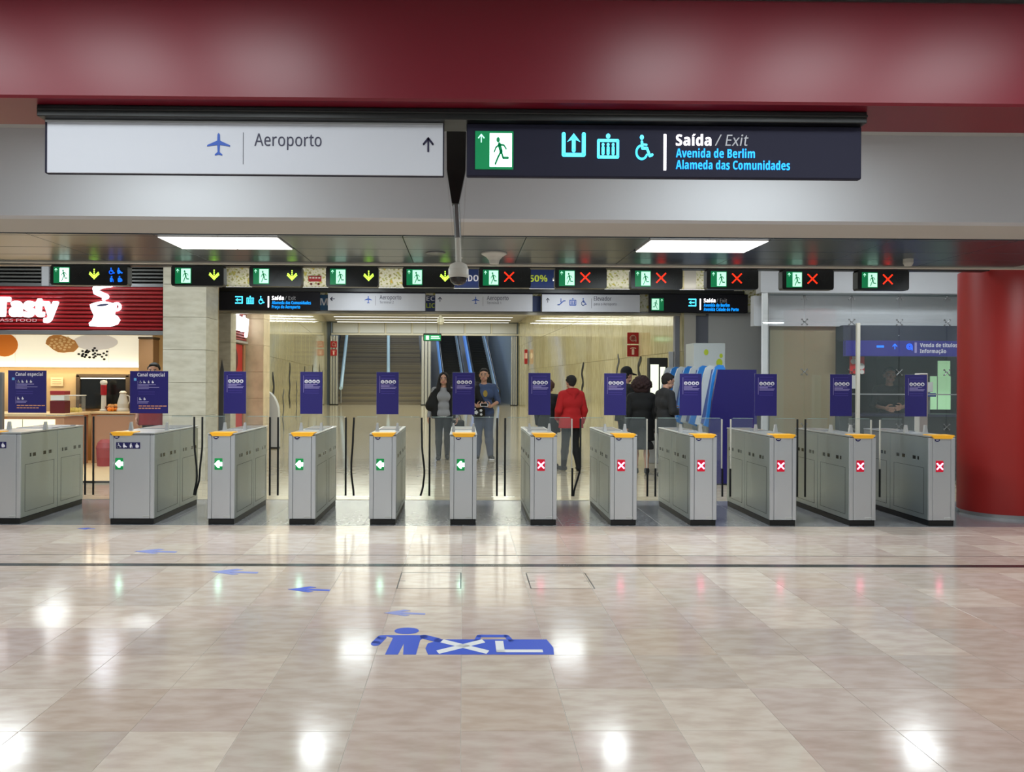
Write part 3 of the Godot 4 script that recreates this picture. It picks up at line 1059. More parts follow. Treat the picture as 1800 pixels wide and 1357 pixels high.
	triplanar(mat("banner_sheet", Color(0.97, 0.96, 0.93), 0.6), noise_tex(0.02, [Color(0.58, 0.46, 0.38), Color(0.70, 0.72, 0.45), Color(0.90, 0.89, 0.82), Color(0.93, 0.92, 0.87), Color(0.86, 0.86, 0.78), Color(0.72, 0.74, 0.40), Color(0.88, 0.70, 0.36)], [0.10, 0.24, 0.34, 0.5, 0.64, 0.74, 0.9], 21, 512, FastNoiseLite.TYPE_SIMPLEX_SMOOTH, 4), Vector3(0.7, 0.7, 0.7))
	mat("banner_blue", Color(0.06, 0.16, 0.38), 0.5)
	mat("banner_teal", Color(0.08, 0.30, 0.46), 0.5)
	mat("banner_lime", Color(0.74, 0.80, 0.20), 0.5)
	mat("banner_red", Color(0.60, 0.16, 0.18), 0.5)
	# people
	var sk := mat("skin", Color(1, 1, 1), 0.5)
	sk.vertex_color_use_as_albedo = true
	for e in [["black_cloth", Color(0.035, 0.035, 0.04)], ["dark_grey_cloth", Color(0.11, 0.11, 0.12)], ["grey_knit", Color(0.55, 0.55, 0.56)], ["dark_denim", Color(0.075, 0.085, 0.10)], ["denim", Color(0.27, 0.30, 0.38)], ["tee_blue", Color(0.23, 0.29, 0.42)], ["red_coat", Color(0.66, 0.05, 0.07)], ["uniform_red", Color(0.52, 0.05, 0.10)], ["mustard", Color(0.62, 0.52, 0.22)]]:
		var m := mat(e[0], e[1], 0.85)
		m.rim_enabled = true
		m.rim = 0.2
	mat("black_hair", Color(0.10, 0.085, 0.08), 0.85)
	mat("brown_hair", Color(0.32, 0.22, 0.17), 0.85)
	mat("wine_hair", Color(0.17, 0.09, 0.09), 0.9)
	mat("white_rubber", Color(0.80, 0.80, 0.80), 0.5)
	mat("phone", Color(0.85, 0.86, 0.88), 0.3)
	mat("black_leather", Color(0.03, 0.03, 0.03), 0.35)

func lamp_panel(at: Vector3, w: float, l: float, e: float, label: String, twin := false, group := "", cat := "ceiling light") -> Node3D:
	var t := thing("ceiling_light", label, cat, at, group)
	var st := S()
	var n := 2 if twin else 1
	bx(st, Vector3(0, 0.02, 0), Vector3(w, 0.04, l), 0.004)
	commit(st, "frame", M.lamp_frame, t)
	for i in n:
		st = S()
		var pw := w / n - 0.012
		var x := (i - (n - 1) / 2.0) * w / n
		bx(st, Vector3(x, -0.002, 0), Vector3(pw, 0.006, l - 0.01), 0.001)
		commit(st, "diffuser", M.lamp, t)
		area("lamp_light", Vector3(x, -0.012, 0), Vector2(pw, l - 0.012), e, Color(0.94, 0.985, 1.0), t)
	return t

func _ready() -> void:
	# camera, surroundings, exposure
	var cam := Camera3D.new()
	cam.name = "camera"
	cam.projection = Camera3D.PROJECTION_FRUSTUM
	cam.near = 0.05
	cam.far = 120.0
	cam.keep_aspect = Camera3D.KEEP_HEIGHT
	cam.size = 2.0 * 0.05 * 678.5 / 1400.0
	cam.frustum_offset = Vector2(67.0, -10.5) / 1400.0 * 0.05
	add_child(cam)
	cam.transform = Transform3D(Basis(Vector3.UP, -atan(18.0 / 1400.0)) * Basis(Vector3.BACK, 0.0047), Vector3(0, 1.6, 0))
	cam.current = true
	var we := WorldEnvironment.new()
	we.name = "surroundings"
	var env := Environment.new()
	env.background_mode = Environment.BG_COLOR
	env.background_color = Color(0.02, 0.02, 0.02)
	env.tonemap_mode = Environment.TONE_MAPPER_LINEAR
	env.tonemap_exposure = EXPOSURE
	env.sdfgi_enabled = true
	env.ssao_enabled = true
	env.ssil_enabled = true
	we.environment = env
	add_child(we)
	materials()
	ceiling_lights()
	shell()
	floor_tiles()
	floor_marks()
	passage_end()
	beam_signs()
	gates()
	second_signs()
	kiosk()
	ticket_office()
	small_things()
	people()

const EXPOSURE := 1.0
const LIGHT := 2.1
const ORD := ["first", "second", "third", "fourth", "fifth", "sixth", "seventh", "eighth", "ninth", "tenth", "eleventh", "twelfth", "thirteenth", "fourteenth", "fifteenth", "sixteenth", "seventeenth"]

func ceiling_lights() -> void:
	# front hall, in front of the red beam and behind the camera
	var where := {-6.72: "far left", -2.24: "left of the middle", 2.24: "right of the middle", 6.72: "far right"}
	for x in [-2.96, -2.08, -1.2, 1.2, 2.08, 2.96]:
		lamp_panel(V(x, 3.56, 3.0), 0.56, 0.56, 2.3, "square hall light near the red beam, %s %s of the middle" % ["inner" if absf(x) < 2 else "second" if absf(x) < 2.5 else "outer", "left" if x < 0 else "right"], false, "lights of the front hall")
	for d in [-0.5, -4.0]:
		for x in where:
			lamp_panel(V(x, 3.56, d), 1.09, 0.65, 3.6, "twin hall ceiling light, %s, %s row, behind the camera" % [where[x], "middle" if d > -1 else "rear"], true, "lights of the front hall")
	for x in where:
		lamp_panel(V(x, 3.56, 5.45), 1.09, 0.5, 2.6, "twin ceiling light behind the red beam, %s, hidden" % where[x], true, "lights of the front hall")
	# gate ceiling
	lamp_panel(V(-2.238, 2.884, 7.575), 1.09, 0.65, 4.0, "bright white twin ceiling light above the gates, the left one under the dark panels", true, "lights of the gate ceiling")
	lamp_panel(V(2.245, 2.884, 7.575), 1.09, 0.65, 4.0, "bright white twin ceiling light above the gates, the right one under the dark panels", true, "lights of the gate ceiling")
	for x in [-6.72, 6.72]:
		lamp_panel(V(x, 2.884, 7.575), 1.09, 0.65, 4.0, "twin ceiling light of the gate ceiling hidden at the %s end" % ("left" if x < 0 else "right"), true, "lights of the gate ceiling")
	# between the gates and the passage
	for q in [[-6.3, 11.0], [-2.0, 11.0], [2.0, 11.0], [6.3, 11.0], [-2.0, 15.0], [2.0, 15.0]]:
		lamp_panel(V(q[0], 3.52, q[1]), 0.6, 0.6, 3.4 if q[1] < 13 else 2.2, "square light panel hidden behind the lane indicators, %s, %s row" % ["far left" if q[0] < -5 else "left" if q[0] < 0 else "right" if q[0] < 5 else "far right", "nearer" if q[1] < 13 else "farther"], false, "lights behind the lane indicators")
	for x in [-7.2, -3.6, 0.0, 3.6, 7.2]:
		lamp_panel(V(x, 4.08, 10.3), 1.2, 0.6, 5.0, "high ceiling light between the gates and the signs, %s from the left, hidden" % ORD[int(x / 3.6 + 2.5)], false, "high lights behind the gates")
	# passage: rows of tubes across the ceiling
	for i in 17:
		var d := 16.8 + i * 2.0
		var xl := lerpf(-4.6, -8.4, (d - 16.1) / 34.0) + 0.5
		var xr := 2.75
		var t := thing("strip_light", "long white strip light across the passage ceiling, %s row from the near end" % ORD[i], "ceiling light", V((xl + xr) / 2, 5.12, d), "strip lights of the passage")
		var st := S()
		bx(st, Vector3(0, 0.03, 0), Vector3(xr - xl, 0.06, 0.14), 0.006)
		commit(st, "housing", M.lamp_frame, t)
		st = S()
		bx(st, Vector3(0, -0.006, 0), Vector3(xr - xl - 0.02, 0.014, 0.11), 0.004)
		commit(st, "tube", M.lamp, t)
		area("lamp_light", Vector3(0, -0.02, 0), Vector2(xr - xl - 0.02, 0.11), 4.6, Color(0.98, 1.0, 0.94), t)
	var up := thing("uplight_bar", "slim light bar lying on the rail of the far signs, lighting the banner", "light bar", V(0.3, 3.40, 15.9))
	var us := S()
	bx(us, Vector3(0, 0.012, 0), Vector3(10.2, 0.024, 0.07), 0.003)
	commit(us, "channel", M.black_rail, up)
	us = S()
	bx(us, Vector3(0, 0.026, 0), Vector3(10.1, 0.006, 0.05), 0.001)
	commit(us, "diffuser", M.lamp, up)
	area("lamp_light", Vector3(0, 0.034, 0), Vector2(10.1, 0.05), 1.3, Color(1, 1, 0.97), up)
	(up.get_child(up.get_child_count() - 1) as Node3D).rotation.x = PI / 2
	# stairwell
	for q in [[-5.4, 53.0], [0.8, 53.0], [-5.4, 58.0], [0.8, 58.0]]:
		lamp_panel(V(q[0], 8.9, q[1]), 1.6, 0.8, 5.0, "light panel high above the %s, %s one, hidden by the header" % ["stairs" if q[0] < -1 else "escalators", "near" if q[1] < 55 else "far"], false, "stairwell lights")

func pieces(parent: Node3D, called: String, mesh: Mesh, m: Material, at: Vector3) -> MeshInstance3D:
	return put(mesh, called, m, parent, at)

func shell() -> void:
	var st := S()
	# closed outer shell with thickness
	ext(st, -10.2, -10.0, 0, 5.4, -6.2, 64); struct(st, "wall_left", M.plaster)
	st = S(); ext(st, 10.0, 10.2, 0, 5.4, -6.2, 64); struct(st, "wall_right", M.plaster)
	st = S(); ext(st, -10.2, 10.2, 0, 5.4, -6.2, -6.0); struct(st, "wall_back", M.plaster)
	st = S(); ext(st, -10.0, 10.0, 3.6, 3.8, -6.0, 6.42); struct(st, "ceiling", M.hall_ceiling)
	# grey bulkhead and its pale underside
	st = S(); ext(st, -10.0, 10.0, 2.90, 4.2, 6.42, 6.56); struct(st, "wall_front", M.plaster_grey)
	st = S(); ext(st, -10.0, 10.0, 2.90, 3.1, 6.56, 7.17); struct(st, "trim_1", M.plaster_warm)
	# metal panels over the gates, each a piece
	st = S(); ext(st, -10.0, 10.0, 2.925, 3.05, 7.17, 8.85)
	var pc := struct(st, "ceiling", M.dark_gap)
	var rows := [[7.175, 7.245], [7.25, 7.9], [7.905, 8.37], [8.375, 8.845]]
	for r in rows:
		var ps := S()
		bx(ps, Vector3.ZERO, Vector3(1.115, 0.016, r[1] - r[0] - 0.004), 0.003)
		var pm := ps.commit()
		for k in range(-6, 8):
			var x := -2.24 + 1.12 * (k + 0)
			if r[0] == 7.25 and (k == 0 or k == 4 or k == -4):
				continue
			pieces(pc, "ceiling_panel", pm, M.panel_metal, V(x, 2.9, (r[0] + r[1]) / 2))
	st = S(); ext(st, -10.0, 10.0, 2.872, 2.94, 8.85, 8.92, 0.006); struct(st, "trim_2", M.trim_light)
	st = S(); ext(st, -10.0, 10.0, 2.94, 4.2, 8.86, 9.0); struct(st, "wall_upper", M.plaster)
	st = S(); ext(st, -10.0, 10.0, 4.12, 4.3, 9.0, 16.1); struct(st, "ceiling", M.hall_ceiling)
	# black rail that carries the lane indicators
	st = S(); ext(st, -6.9, 6.15, 2.905, 2.985, 9.23, 9.39, 0.008)
	tag(commit(st, "hanging_rail", M.black_rail, self), "long black rail over the gates that carries the lane indicators", "rail")
	# red beam
	st = S(); ext(st, -10.0, 10.0, 3.0, 3.526, 4.0, 4.44, 0.012)
	tag(commit(st, "red_beam", M.red_paint, self), "wide glossy dark red beam across the top of the hall", "beam")
	# red column
	var t := thing("red_column", "round red painted column at the right edge of the hall", "column", V(6.57, 0, 9.66))
	st = S()
	lathe(st, [Vector2(0.46, 0.045), Vector2(0.46, 2.95)], 64, Vector3.ZERO)
	commit(st, "shaft", M.red_column, t)
	st = S()
	lathe(st, [Vector2(0.0, 0.0), Vector2(0.435, 0.0), Vector2(0.435, 0.05)], 48, Vector3.ZERO)
	commit(st, "base_ring", M.pale_metal, t)
	# bulkhead over the passage, and its pale lower edge
	st = S(); ext(st, -10.0, 10.0, 2.97, 5.4, 16.1, 16.35); struct(st, "wall_above_passage", M.plaster)
	st = S(); ext(st, -4.68, 4.9, 2.925, 2.97, 16.08, 16.36); struct(st, "trim_3", M.trim_light)
	st = S(); ext(st, -10.0, 10.0, 5.22, 5.4, 16.35, 50.0); struct(st, "ceiling", M.plaster_warm)
	# passage walls of marble slabs, two tiers, slightly splayed
	slab_wall("wall_passage_left", Vector2(-4.8, 18.2), Vector2(-8.55, 50.0), 1.0)
	slab_wall("wall_passage_right", Vector2(4.4, 16.0), Vector2(3.42, 50.0), -1.0)

func slab_wall(called: String, a: Vector2, b: Vector2, side: float) -> void:
	var l := a.distance_to(b)
	var o := Node3D.new()
	o.name = called
	add_child(o)
	o.position = V(a.x, 0, a.y)
	var dir := Vector3(b.x - a.x, 0, -(b.y - a.y)).normalized()
	o.basis = Basis(dir, Vector3.UP, dir.cross(Vector3.UP))
	o.set_meta("kind", "structure")
	var st := S()
	var off := -0.16 * side
	bx(st, Vector3(l / 2, 2.65, off), Vector3(l, 5.3, 0.24))
	var core := commit(st, "wall_core", M.grout, o)
	core.set_meta("kind", "structure")
	var n := int(l / 1.05)
	for tier in [[0.0, 2.2], [2.2, 3.7], [3.7, 5.25]]:
		st = S()
		bx(st, Vector3.ZERO, Vector3(l / n - 0.006, tier[1] - tier[0] - 0.006, 0.05), 0.004)
		var m := st.commit()
		for i in n:
			put(m, "slab", M["marble_%d" % rng.randi_range(0, 3)], o, Vector3(l / n * (i + 0.5), (tier[0] + tier[1]) / 2, off + 0.14 * side + (rng.randf() - 0.5) * 0.003))

func floor_tiles() -> void:
	var st := S()
	ext(st, -10.2, 10.2, -0.2, -0.0022, -6.2, 10.6)
	ext(st, -10.2, 10.2, -0.2, 0.0, 10.6, 64.0)
	ext(st, -10.2, 10.2, -0.02, 0.0, -6.2, 2.63)
	var fl := struct(st, "floor", M.grout)
	# the near field, tile by tile
	var rows := [2.63, 3.13, 3.63, 4.13, 4.63, 5.13, 5.63, 6.13, 6.63, 6.83]
	var bands := []
	for i in rows.size() - 1:
		bands.append([rows[i], rows[i + 1]])
	bands += [[6.93, 7.262], [7.275, 7.76], [7.76, 8.24], [8.24, 8.735]]
	for b in bands:
		st = S()
		bx(st, Vector3.ZERO, Vector3(0.4975, 0.012, b[1] - b[0] - 0.0025), 0.0005)
		var m := st.commit()
		var k0 := int(floor((-0.61 * b[1] - 0.3) / 0.5))
		var k1 := int(ceil((0.70 * b[1] + 0.3) / 0.5))
		for k in range(k0, k1):
			put(m, "tile", M["floor_stone_%d" % rng.randi_range(0, 5)], fl, V(0.5 * k + 0.245, -0.006, (b[0] + b[1]) / 2))
		var e := S()
		ext(e, -10.2, 0.5 * k0 - 0.005, -0.012, 0.0, b[0] + 0.0015, b[1] - 0.0015)
		ext(e, 0.5 * k1 - 0.003, 10.2, -0.012, 0.0, b[0] + 0.0015, b[1] - 0.0015)
		commit(e, "tile_run", M.floor_stone_1, fl)
	st = S(); ext(st, -10.2, 10.2, -0.012, 0.0005, 6.835, 6.925); commit(st, "black_strip", M.black_strip, fl)
	st = S(); ext(st, -10.2, 10.2, -0.012, 0.0003, 7.264, 7.273); commit(st, "dark_joint", M.black_strip, fl)
	# grey granite under the gates
	for k in range(-9, 9):
		st = S()
		ext(st, k * 1.1 + 0.002, k * 1.1 + 1.098, -0.012, 0.0, 8.738, 10.6, 0.0008)
		commit(st, "granite_slab", M.grey_floor, fl)
	# beyond the gates: wide slabs up to the stairs
	var ds := [10.603, 12.15, 13.9, 15.7, 17.6, 19.6, 22.0, 25.0, 28.0, 31.0, 34.0, 37.0, 40.0, 45.0, 50.0, 64.0]
	for i in ds.size() - 1:
		for k in 6:
			st = S()
			ext(st, -10.2 + 3.4 * k, -10.2 + 3.4 * (k + 1) - 0.004, 0.0, 0.004, ds[i], ds[i + 1] - 0.012)
			commit(st, "floor_slab", M.far_floor, fl)

func floor_marks() -> void:
	# large luggage pictogram
	var t := thing("floor_sticker", "blue luggage pictogram with white XL stuck on the floor", "floor sticker", V(0.0, 0.0, 4.79))
	# drawn lying on the floor: x as seen, y = depth (away), built in the x-y plane and laid down
	var flat := Basis(Vector3.RIGHT, -PI / 2)
	var lay := flat * Basis.from_scale(Vector3(1, 1.5, 1))
	var a := []
	var v := func(x, y): return Vector2(x, y)
	a.append(PackedVector2Array([v.call(-0.20, -0.10), v.call(0.535, -0.10), v.call(0.545, -0.02), v.call(0.52, 0.08), v.call(-0.13, 0.08), v.call(-0.21, 0.03), v.call(-0.22, -0.03)]))
	pline(a, [v.call(0.085, 0.06), v.call(0.105, 0.125), v.call(0.275, 0.125), v.call(0.30, 0.06)], 0.032)
	var man := []
	var el := PackedVector2Array()
	for k in 20:
		el.append(v.call(-0.355 + 0.078 * cos(TAU * k / 20), 0.192 + 0.044 * sin(TAU * k / 20)))
	man.append(el)
	man.append(PackedVector2Array([v.call(-0.50, 0.135), v.call(-0.22, 0.135), v.call(-0.26, 0.07), v.call(-0.27, -0.10), v.call(-0.345, -0.10), v.call(-0.355, 0.03), v.call(-0.375, -0.10), v.call(-0.45, -0.10), v.call(-0.43, 0.10)]))
	pline(man, [v.call(-0.50, 0.105), v.call(-0.525, 0.03)], 0.06)
	pline(man, [v.call(-0.24, 0.115), v.call(-0.15, 0.07)], 0.05)
	for q in [[a, "suitcase_print", M.floor_blue, 0.0], [man, "figure_print", M.floor_blue, 0.0]]:
		var st := S()
		for p in q[0]:
			prism(st, p, 0.0, 0.0012 + q[3], Transform3D(lay, Vector3.ZERO))
		commit(st, q[1], q[2], t)
	var x := []
	pline(x, [v.call(-0.145, -0.075), v.call(0.13, 0.06)], 0.042, false)
	pline(x, [v.call(-0.125, 0.06), v.call(0.15, -0.075)], 0.042, false)
	var l := []
	prect(l, 0.20, -0.075, 0.25, 0.06)
	prect(l, 0.20, -0.075, 0.475, -0.045)
	for p in [x, l]:
		var st := S()
		for q in p:
			prism(st, q, 0.0, 0.0022, Transform3D(lay, Vector3.ZERO))
		commit(st, "white_letter", M.floor_white, t)
	# arrows that lead to the wide gate
	var arrows := [[0.0, -0.39, 5.46, 0.30, "floor_blue_pale", "worn pale blue arrow sticker on the floor just behind the XL pictogram"], [0.0, -1.16, 6.07, 0.34, "floor_blue", "bold blue arrow sticker on the floor, left of the hatches"], [0.0, -1.88, 6.62, 0.42, "floor_blue_pale", "pale arrow sticker on the floor in front of the black strip"], [0.0, -2.83, 7.40, 0.42, "floor_blue_pale", "pale arrow sticker on the floor behind the black strip"], [0.0, -4.0, 8.52, 0.2, "floor_blue", "small blue arrow sticker on the floor before the wide gate lane"]]
	for q in arrows:
		var b := []
		var s: float = q[3]
		b.append(PackedVector2Array([v.call(-0.5 * s, 0.02 * s), v.call(-0.05 * s, 0.28 * s), v.call(0.1 * s, 0.2 * s), v.call(-0.12 * s, 0.09 * s), v.call(0.45 * s, 0.0), v.call(0.45 * s, -0.12 * s), v.call(-0.12 * s, -0.05 * s), v.call(0.1 * s, -0.16 * s), v.call(0.0, -0.22 * s)]))
		var st := S()
		for p in b:
			prism(st, p, 0.0, 0.0012, Transform3D(flat, Vector3.ZERO))
		tag(commit(st, "floor_arrow", M[q[4]], self, V(q[1], 0.0002, q[2])), q[5], "floor sticker", "arrow stickers on the floor")
	for q in [[-0.26, "left"], [0.77, "right"]]:
		var h := thing("floor_hatch", "access hatch flush in the tiles with thin dark edges, the %s one of two" % q[1], "floor hatch", V(q[0], 0.0, 6.36), "floor hatches")
		for e in [[-0.245, 0.0, 0.008, 0.5], [0.245, 0.0, 0.008, 0.5], [0.0, 0.25, 0.49, 0.004], [0.0, -0.25, 0.49, 0.004], [-0.22, 0.02, 0.05, 0.008], [0.22, 0.02, 0.05, 0.008]]:
			var st := S()
			bx(st, Vector3(e[0], 0.0004, e[1]), Vector3(e[2], 0.001, e[3]))
			commit(st, "frame_edge", M.stone_inlay, h)

func passage_end() -> void:
	var st := S()
	# header with framed panels, posts and side walls
	var h := thing("header_frame", "grey panelled header above the stairs and escalators", "header", V(0, 0, 50.0))
	st = S(); ext(st, -8.3, 3.5, 4.40, 5.22, 0.05, 0.3); commit(st, "backing", M.wall_grey_blue, h)
	for k in 7:
		st = S()
		var x0 := -8.25 + k * 1.66
		ext(st, x0 + 0.05, x0 + 1.61, 4.52, 5.16, 0.0, 0.06, 0.01)
		commit(st, "header_panel", M.plaster_grey, h)
	st = S(); ext(st, -8.3, 3.45, 4.38, 4.5, -0.06, 0.1, 0.01); commit(st, "lower_edge", M.trim_light, h)
	for k in range(1, 7):
		st = S(); ext(st, -8.28 + k * 1.66, -8.18 + k * 1.66, 4.5, 5.2, -0.03, 0.06); commit(st, "mullion", M.trim_light, h)
	for q in [[-8.1, 0.5, "pale steel post at the left end of the stairs"], [-2.35, 0.62, "pale fluted steel post between the stairs and the escalators"], [3.15, 0.4, "pale steel post at the right end of the escalators"]]:
		var t := thing("post", q[2], "post", V(q[0], 0, 49.9))
		for k in 3:
			st = S(); bx(st, Vector3((k - 1) * q[1] / 3, 2.17, 0), Vector3(q[1] / 3 - 0.03, 4.34, 0.3), 0.03); commit(st, "flute", M.pale_metal, t)
		st = S(); bx(st, Vector3(0, 0.03, 0), Vector3(q[1] + 0.05, 0.06, 0.36), 0.01); commit(st, "foot", M.plinth, t)
	# stairwell shell
	var flat := Transform3D(Basis(Vector3.RIGHT, Vector3.FORWARD, Vector3.UP), Vector3.ZERO)
	st = S(); prism(st, PackedVector2Array([Vector2(-8.6, 50.2), Vector2(-8.35, 50.2), Vector2(-9.7, 64), Vector2(-9.95, 64)]), 0, 9.2, flat); struct(st, "wall_stair_left", M.wall_grey_blue)
	st = S(); prism(st, PackedVector2Array([Vector2(3.3, 50.2), Vector2(3.55, 50.2), Vector2(2.2, 64), Vector2(1.95, 64)]), 0, 9.2, flat); struct(st, "wall_stair_right", M.wall_grey_blue)
	st = S(); ext(st, -10.2, 10.2, 0, 9.4, 63.8, 64.0); struct(st, "wall_end", M.plaster_grey)
	st = S(); ext(st, -10.2, 10.2, 9.2, 9.4, 50.2, 64); struct(st, "ceiling", M.plaster_grey)
	st = S(); ext(st, -10.2, 10.2, 5.22, 9.4, 50.25, 50.45); struct(st, "wall_above_stairs", M.plaster_grey)
	# stairs
	var s := thing("stairs", "wide stone staircase rising at the end of the passage", "stairs", V(-5.4, 0, 50.6), "", 0.096)
	for k in 36:
		st = S()
		bx(st, Vector3(0, 0.08 + 0.163 * k, -0.15 - 0.3 * k), Vector3(5.75, 0.163, 0.33), 0.008)
		commit(st, "step", M[["step_stone", "step_stone_b", "step_stone_c"][(k * 7 + k / 3) % 3]], s)
	for x in [-2.35, 0.62]:
		st = S()
		tube(st, [Vector3(x, 1.05, 0.2), Vector3(x, 1.05, -0.1), Vector3(x, 1.05 + 0.163 * 33, -0.1 - 9.9)], 0.11, 10)
		var r := commit(st, "handrail", M.rail_pale, s)
		st = S(); tube(st, [Vector3(x, 0.1, 0.0), Vector3(x, 1.0, 0.0)], 0.04, 8); commit(st, "newel", M.pale_metal, r)
	# escalators
	for q in [[-0.5, "left"], [1.5, "right"]]:
		var e := thing("escalator", "dark escalator with blue lit sides beyond the passage, %s one of two" % q[1], "escalator", V(q[0], 0, 50.6), "escalators", 0.096)
		for k in 34:
			st = S()
			bx(st, Vector3(0, 0.05 + 0.18 * k, -0.2 - 0.31 * k), Vector3(1.22, 0.2, 0.33), 0.01)
			var sp := commit(st, "step", M.esc_riser, e)
			st = S(); bx(st, Vector3(0, 0.155 + 0.18 * k, -0.19 - 0.31 * k), Vector3(1.22, 0.012, 0.34)); commit(st, "tread", M.esc_step, sp)
		for sd in [-1.0, 1.0]:
			var up := Vector3(0, 0.18, -0.31).normalized()
			for w in [[0.66, 0.62, 0.30, 0.06, "balustrade", "esc_pale"], [0.75, 0.56, 0.34, 0.10, "lit_skirt", "esc_blue"]]:
				st = S()
				var xf := Transform3D(Basis(Vector3.RIGHT, atan2(0.18, 0.31)), Vector3(sd * w[0], w[1] + 3.0, -0.2 - 5.3))
				bx(st, Vector3.ZERO, Vector3(w[3], w[2] * 2, 12.6), 0.02, xf)
				commit(st, w[4], M[w[5]], e)
			st = S()
			tube(st, [Vector3(sd * 0.69, 0.5, 0.75), Vector3(sd * 0.69, 0.95, 0.7), Vector3(sd * 0.69, 1.05, 0.4), Vector3(sd * 0.69, 1.15, -0.2), Vector3(sd * 0.69, 1.15 + 0.18 * 34, -0.2 - 0.31 * 34)], 0.055, 10)
			commit(st, "handrail", M.hand_rail_black, e)
	# exit sign hung in the passage, with its wires
	var g := thing("exit_sign", "small green lit exit sign hanging by two wires before the stairs", "sign", V(-1.42, 3.35, 36.0))
	st = S(); bx(st, Vector3(0, 0.17, 0), Vector3(0.82, 0.34, 0.12), 0.02); commit(st, "housing", M.black_case, g)
	st = S(); bx(st, Vector3(0, 0.15, 0.06), Vector3(0.76, 0.25, 0.02), 0.004); commit(st, "lit_face", M.green_sign, g)
	st = S(); bx(st, Vector3(-0.22, 0.15, 0.07), Vector3(0.14, 0.19, 0.01)); bx(st, Vector3(0.12, 0.2, 0.07), Vector3(0.36, 0.05, 0.01)); bx(st, Vector3(0.14, 0.12, 0.07), Vector3(0.42, 0.04, 0.01)); commit(st, "print", M.exit_white, g)
	for x in [-0.3, 0.3]:
		st = S(); tube(st, [Vector3(x, 0.33, 0), Vector3(x, 1.86, 0)], 0.012, 6); commit(st, "wire", M.grey_metal, g)
	for q in [[0.25, 40.0, "white ceiling camera hanging near the green exit sign"]]:
		var c := thing("ceiling_camera", q[2], "camera", V(-1.42 + q[0], 4.55, q[1]))
		st = S(); tube(st, [Vector3(0, 0.2, 0), Vector3(0, 0.67, 0)], 0.06, 8); commit(st, "stem", M.white_plastic, c)
		st = S(); lathe(st, [Vector2(0, -0.2), Vector2(0.12, -0.16), Vector2(0.18, -0.04), Vector2(0.18, 0.1), Vector2(0.1, 0.2), Vector2(0, 0.2)], 16, Vector3.ZERO); commit(st, "housing", M.white_plastic, c)
	# inlaid line drawings on the marble
	for q in [["left", Vector2(-4.8, 18.2), Vector2(-8.55, 50.0), 1.0, [[0.12, 1.0, 0.05], [0.2, 0.55, 0.03], [0.26, 1.35, 0.05], [0.34, 0.8, 0.03], [0.45, 1.3, 0.06], [0.52, 0.9, 0.05], [0.6, 1.5, 0.05], [0.68, 1.2, 0.06], [0.76, 1.55, 0.07], [0.84, 1.3, 0.06]]], ["right", Vector2(4.4, 16.0), Vector2(3.42, 50.0), -1.0, [[0.1, 1.45, 0.05], [0.14, 1.2, 0.03], [0.17, 1.6, 0.04], [0.33, 1.45, 0.07], [0.42, 1.0, 0.03], [0.7, 1.3, 0.06], [0.8, 1.0, 0.06]]]]:
		var l: float = (q[1] as Vector2).distance_to(q[2])
		var o := thing("stone_inlay", "thin dark stone line drawings let into the %s marble wall of the passage" % q[0], "wall art", V(q[1].x, 0, q[1].y), "stone drawings in the passage")
		var dir := Vector3(q[2].x - q[1].x, 0, -(q[2].y - q[1].y)).normalized()
		o.basis = Basis(dir, Vector3.UP, dir.cross(Vector3.UP))
		for e in q[4]:
			var p := []
			var x0: float = l * e[0]
			for i in 9:
				p.append(Vector2(x0 + sin(i * 1.7 + e[0] * 30) * 0.16, e[1] - 0.6 + 0.16 * i))
			pline(p, p.duplicate(), e[2] * (5.0 if q[3] > 0 else 3.0))
			st = S()
			for poly in p.slice(9):
				prism(st, poly, -0.002, 0.002, Transform3D(Basis(), Vector3(0, 0, 0.012 * q[3])))
			commit(st, "stroke", M.stone_inlay if e[2] > 0.04 else M.stone_inlay_grey, o)

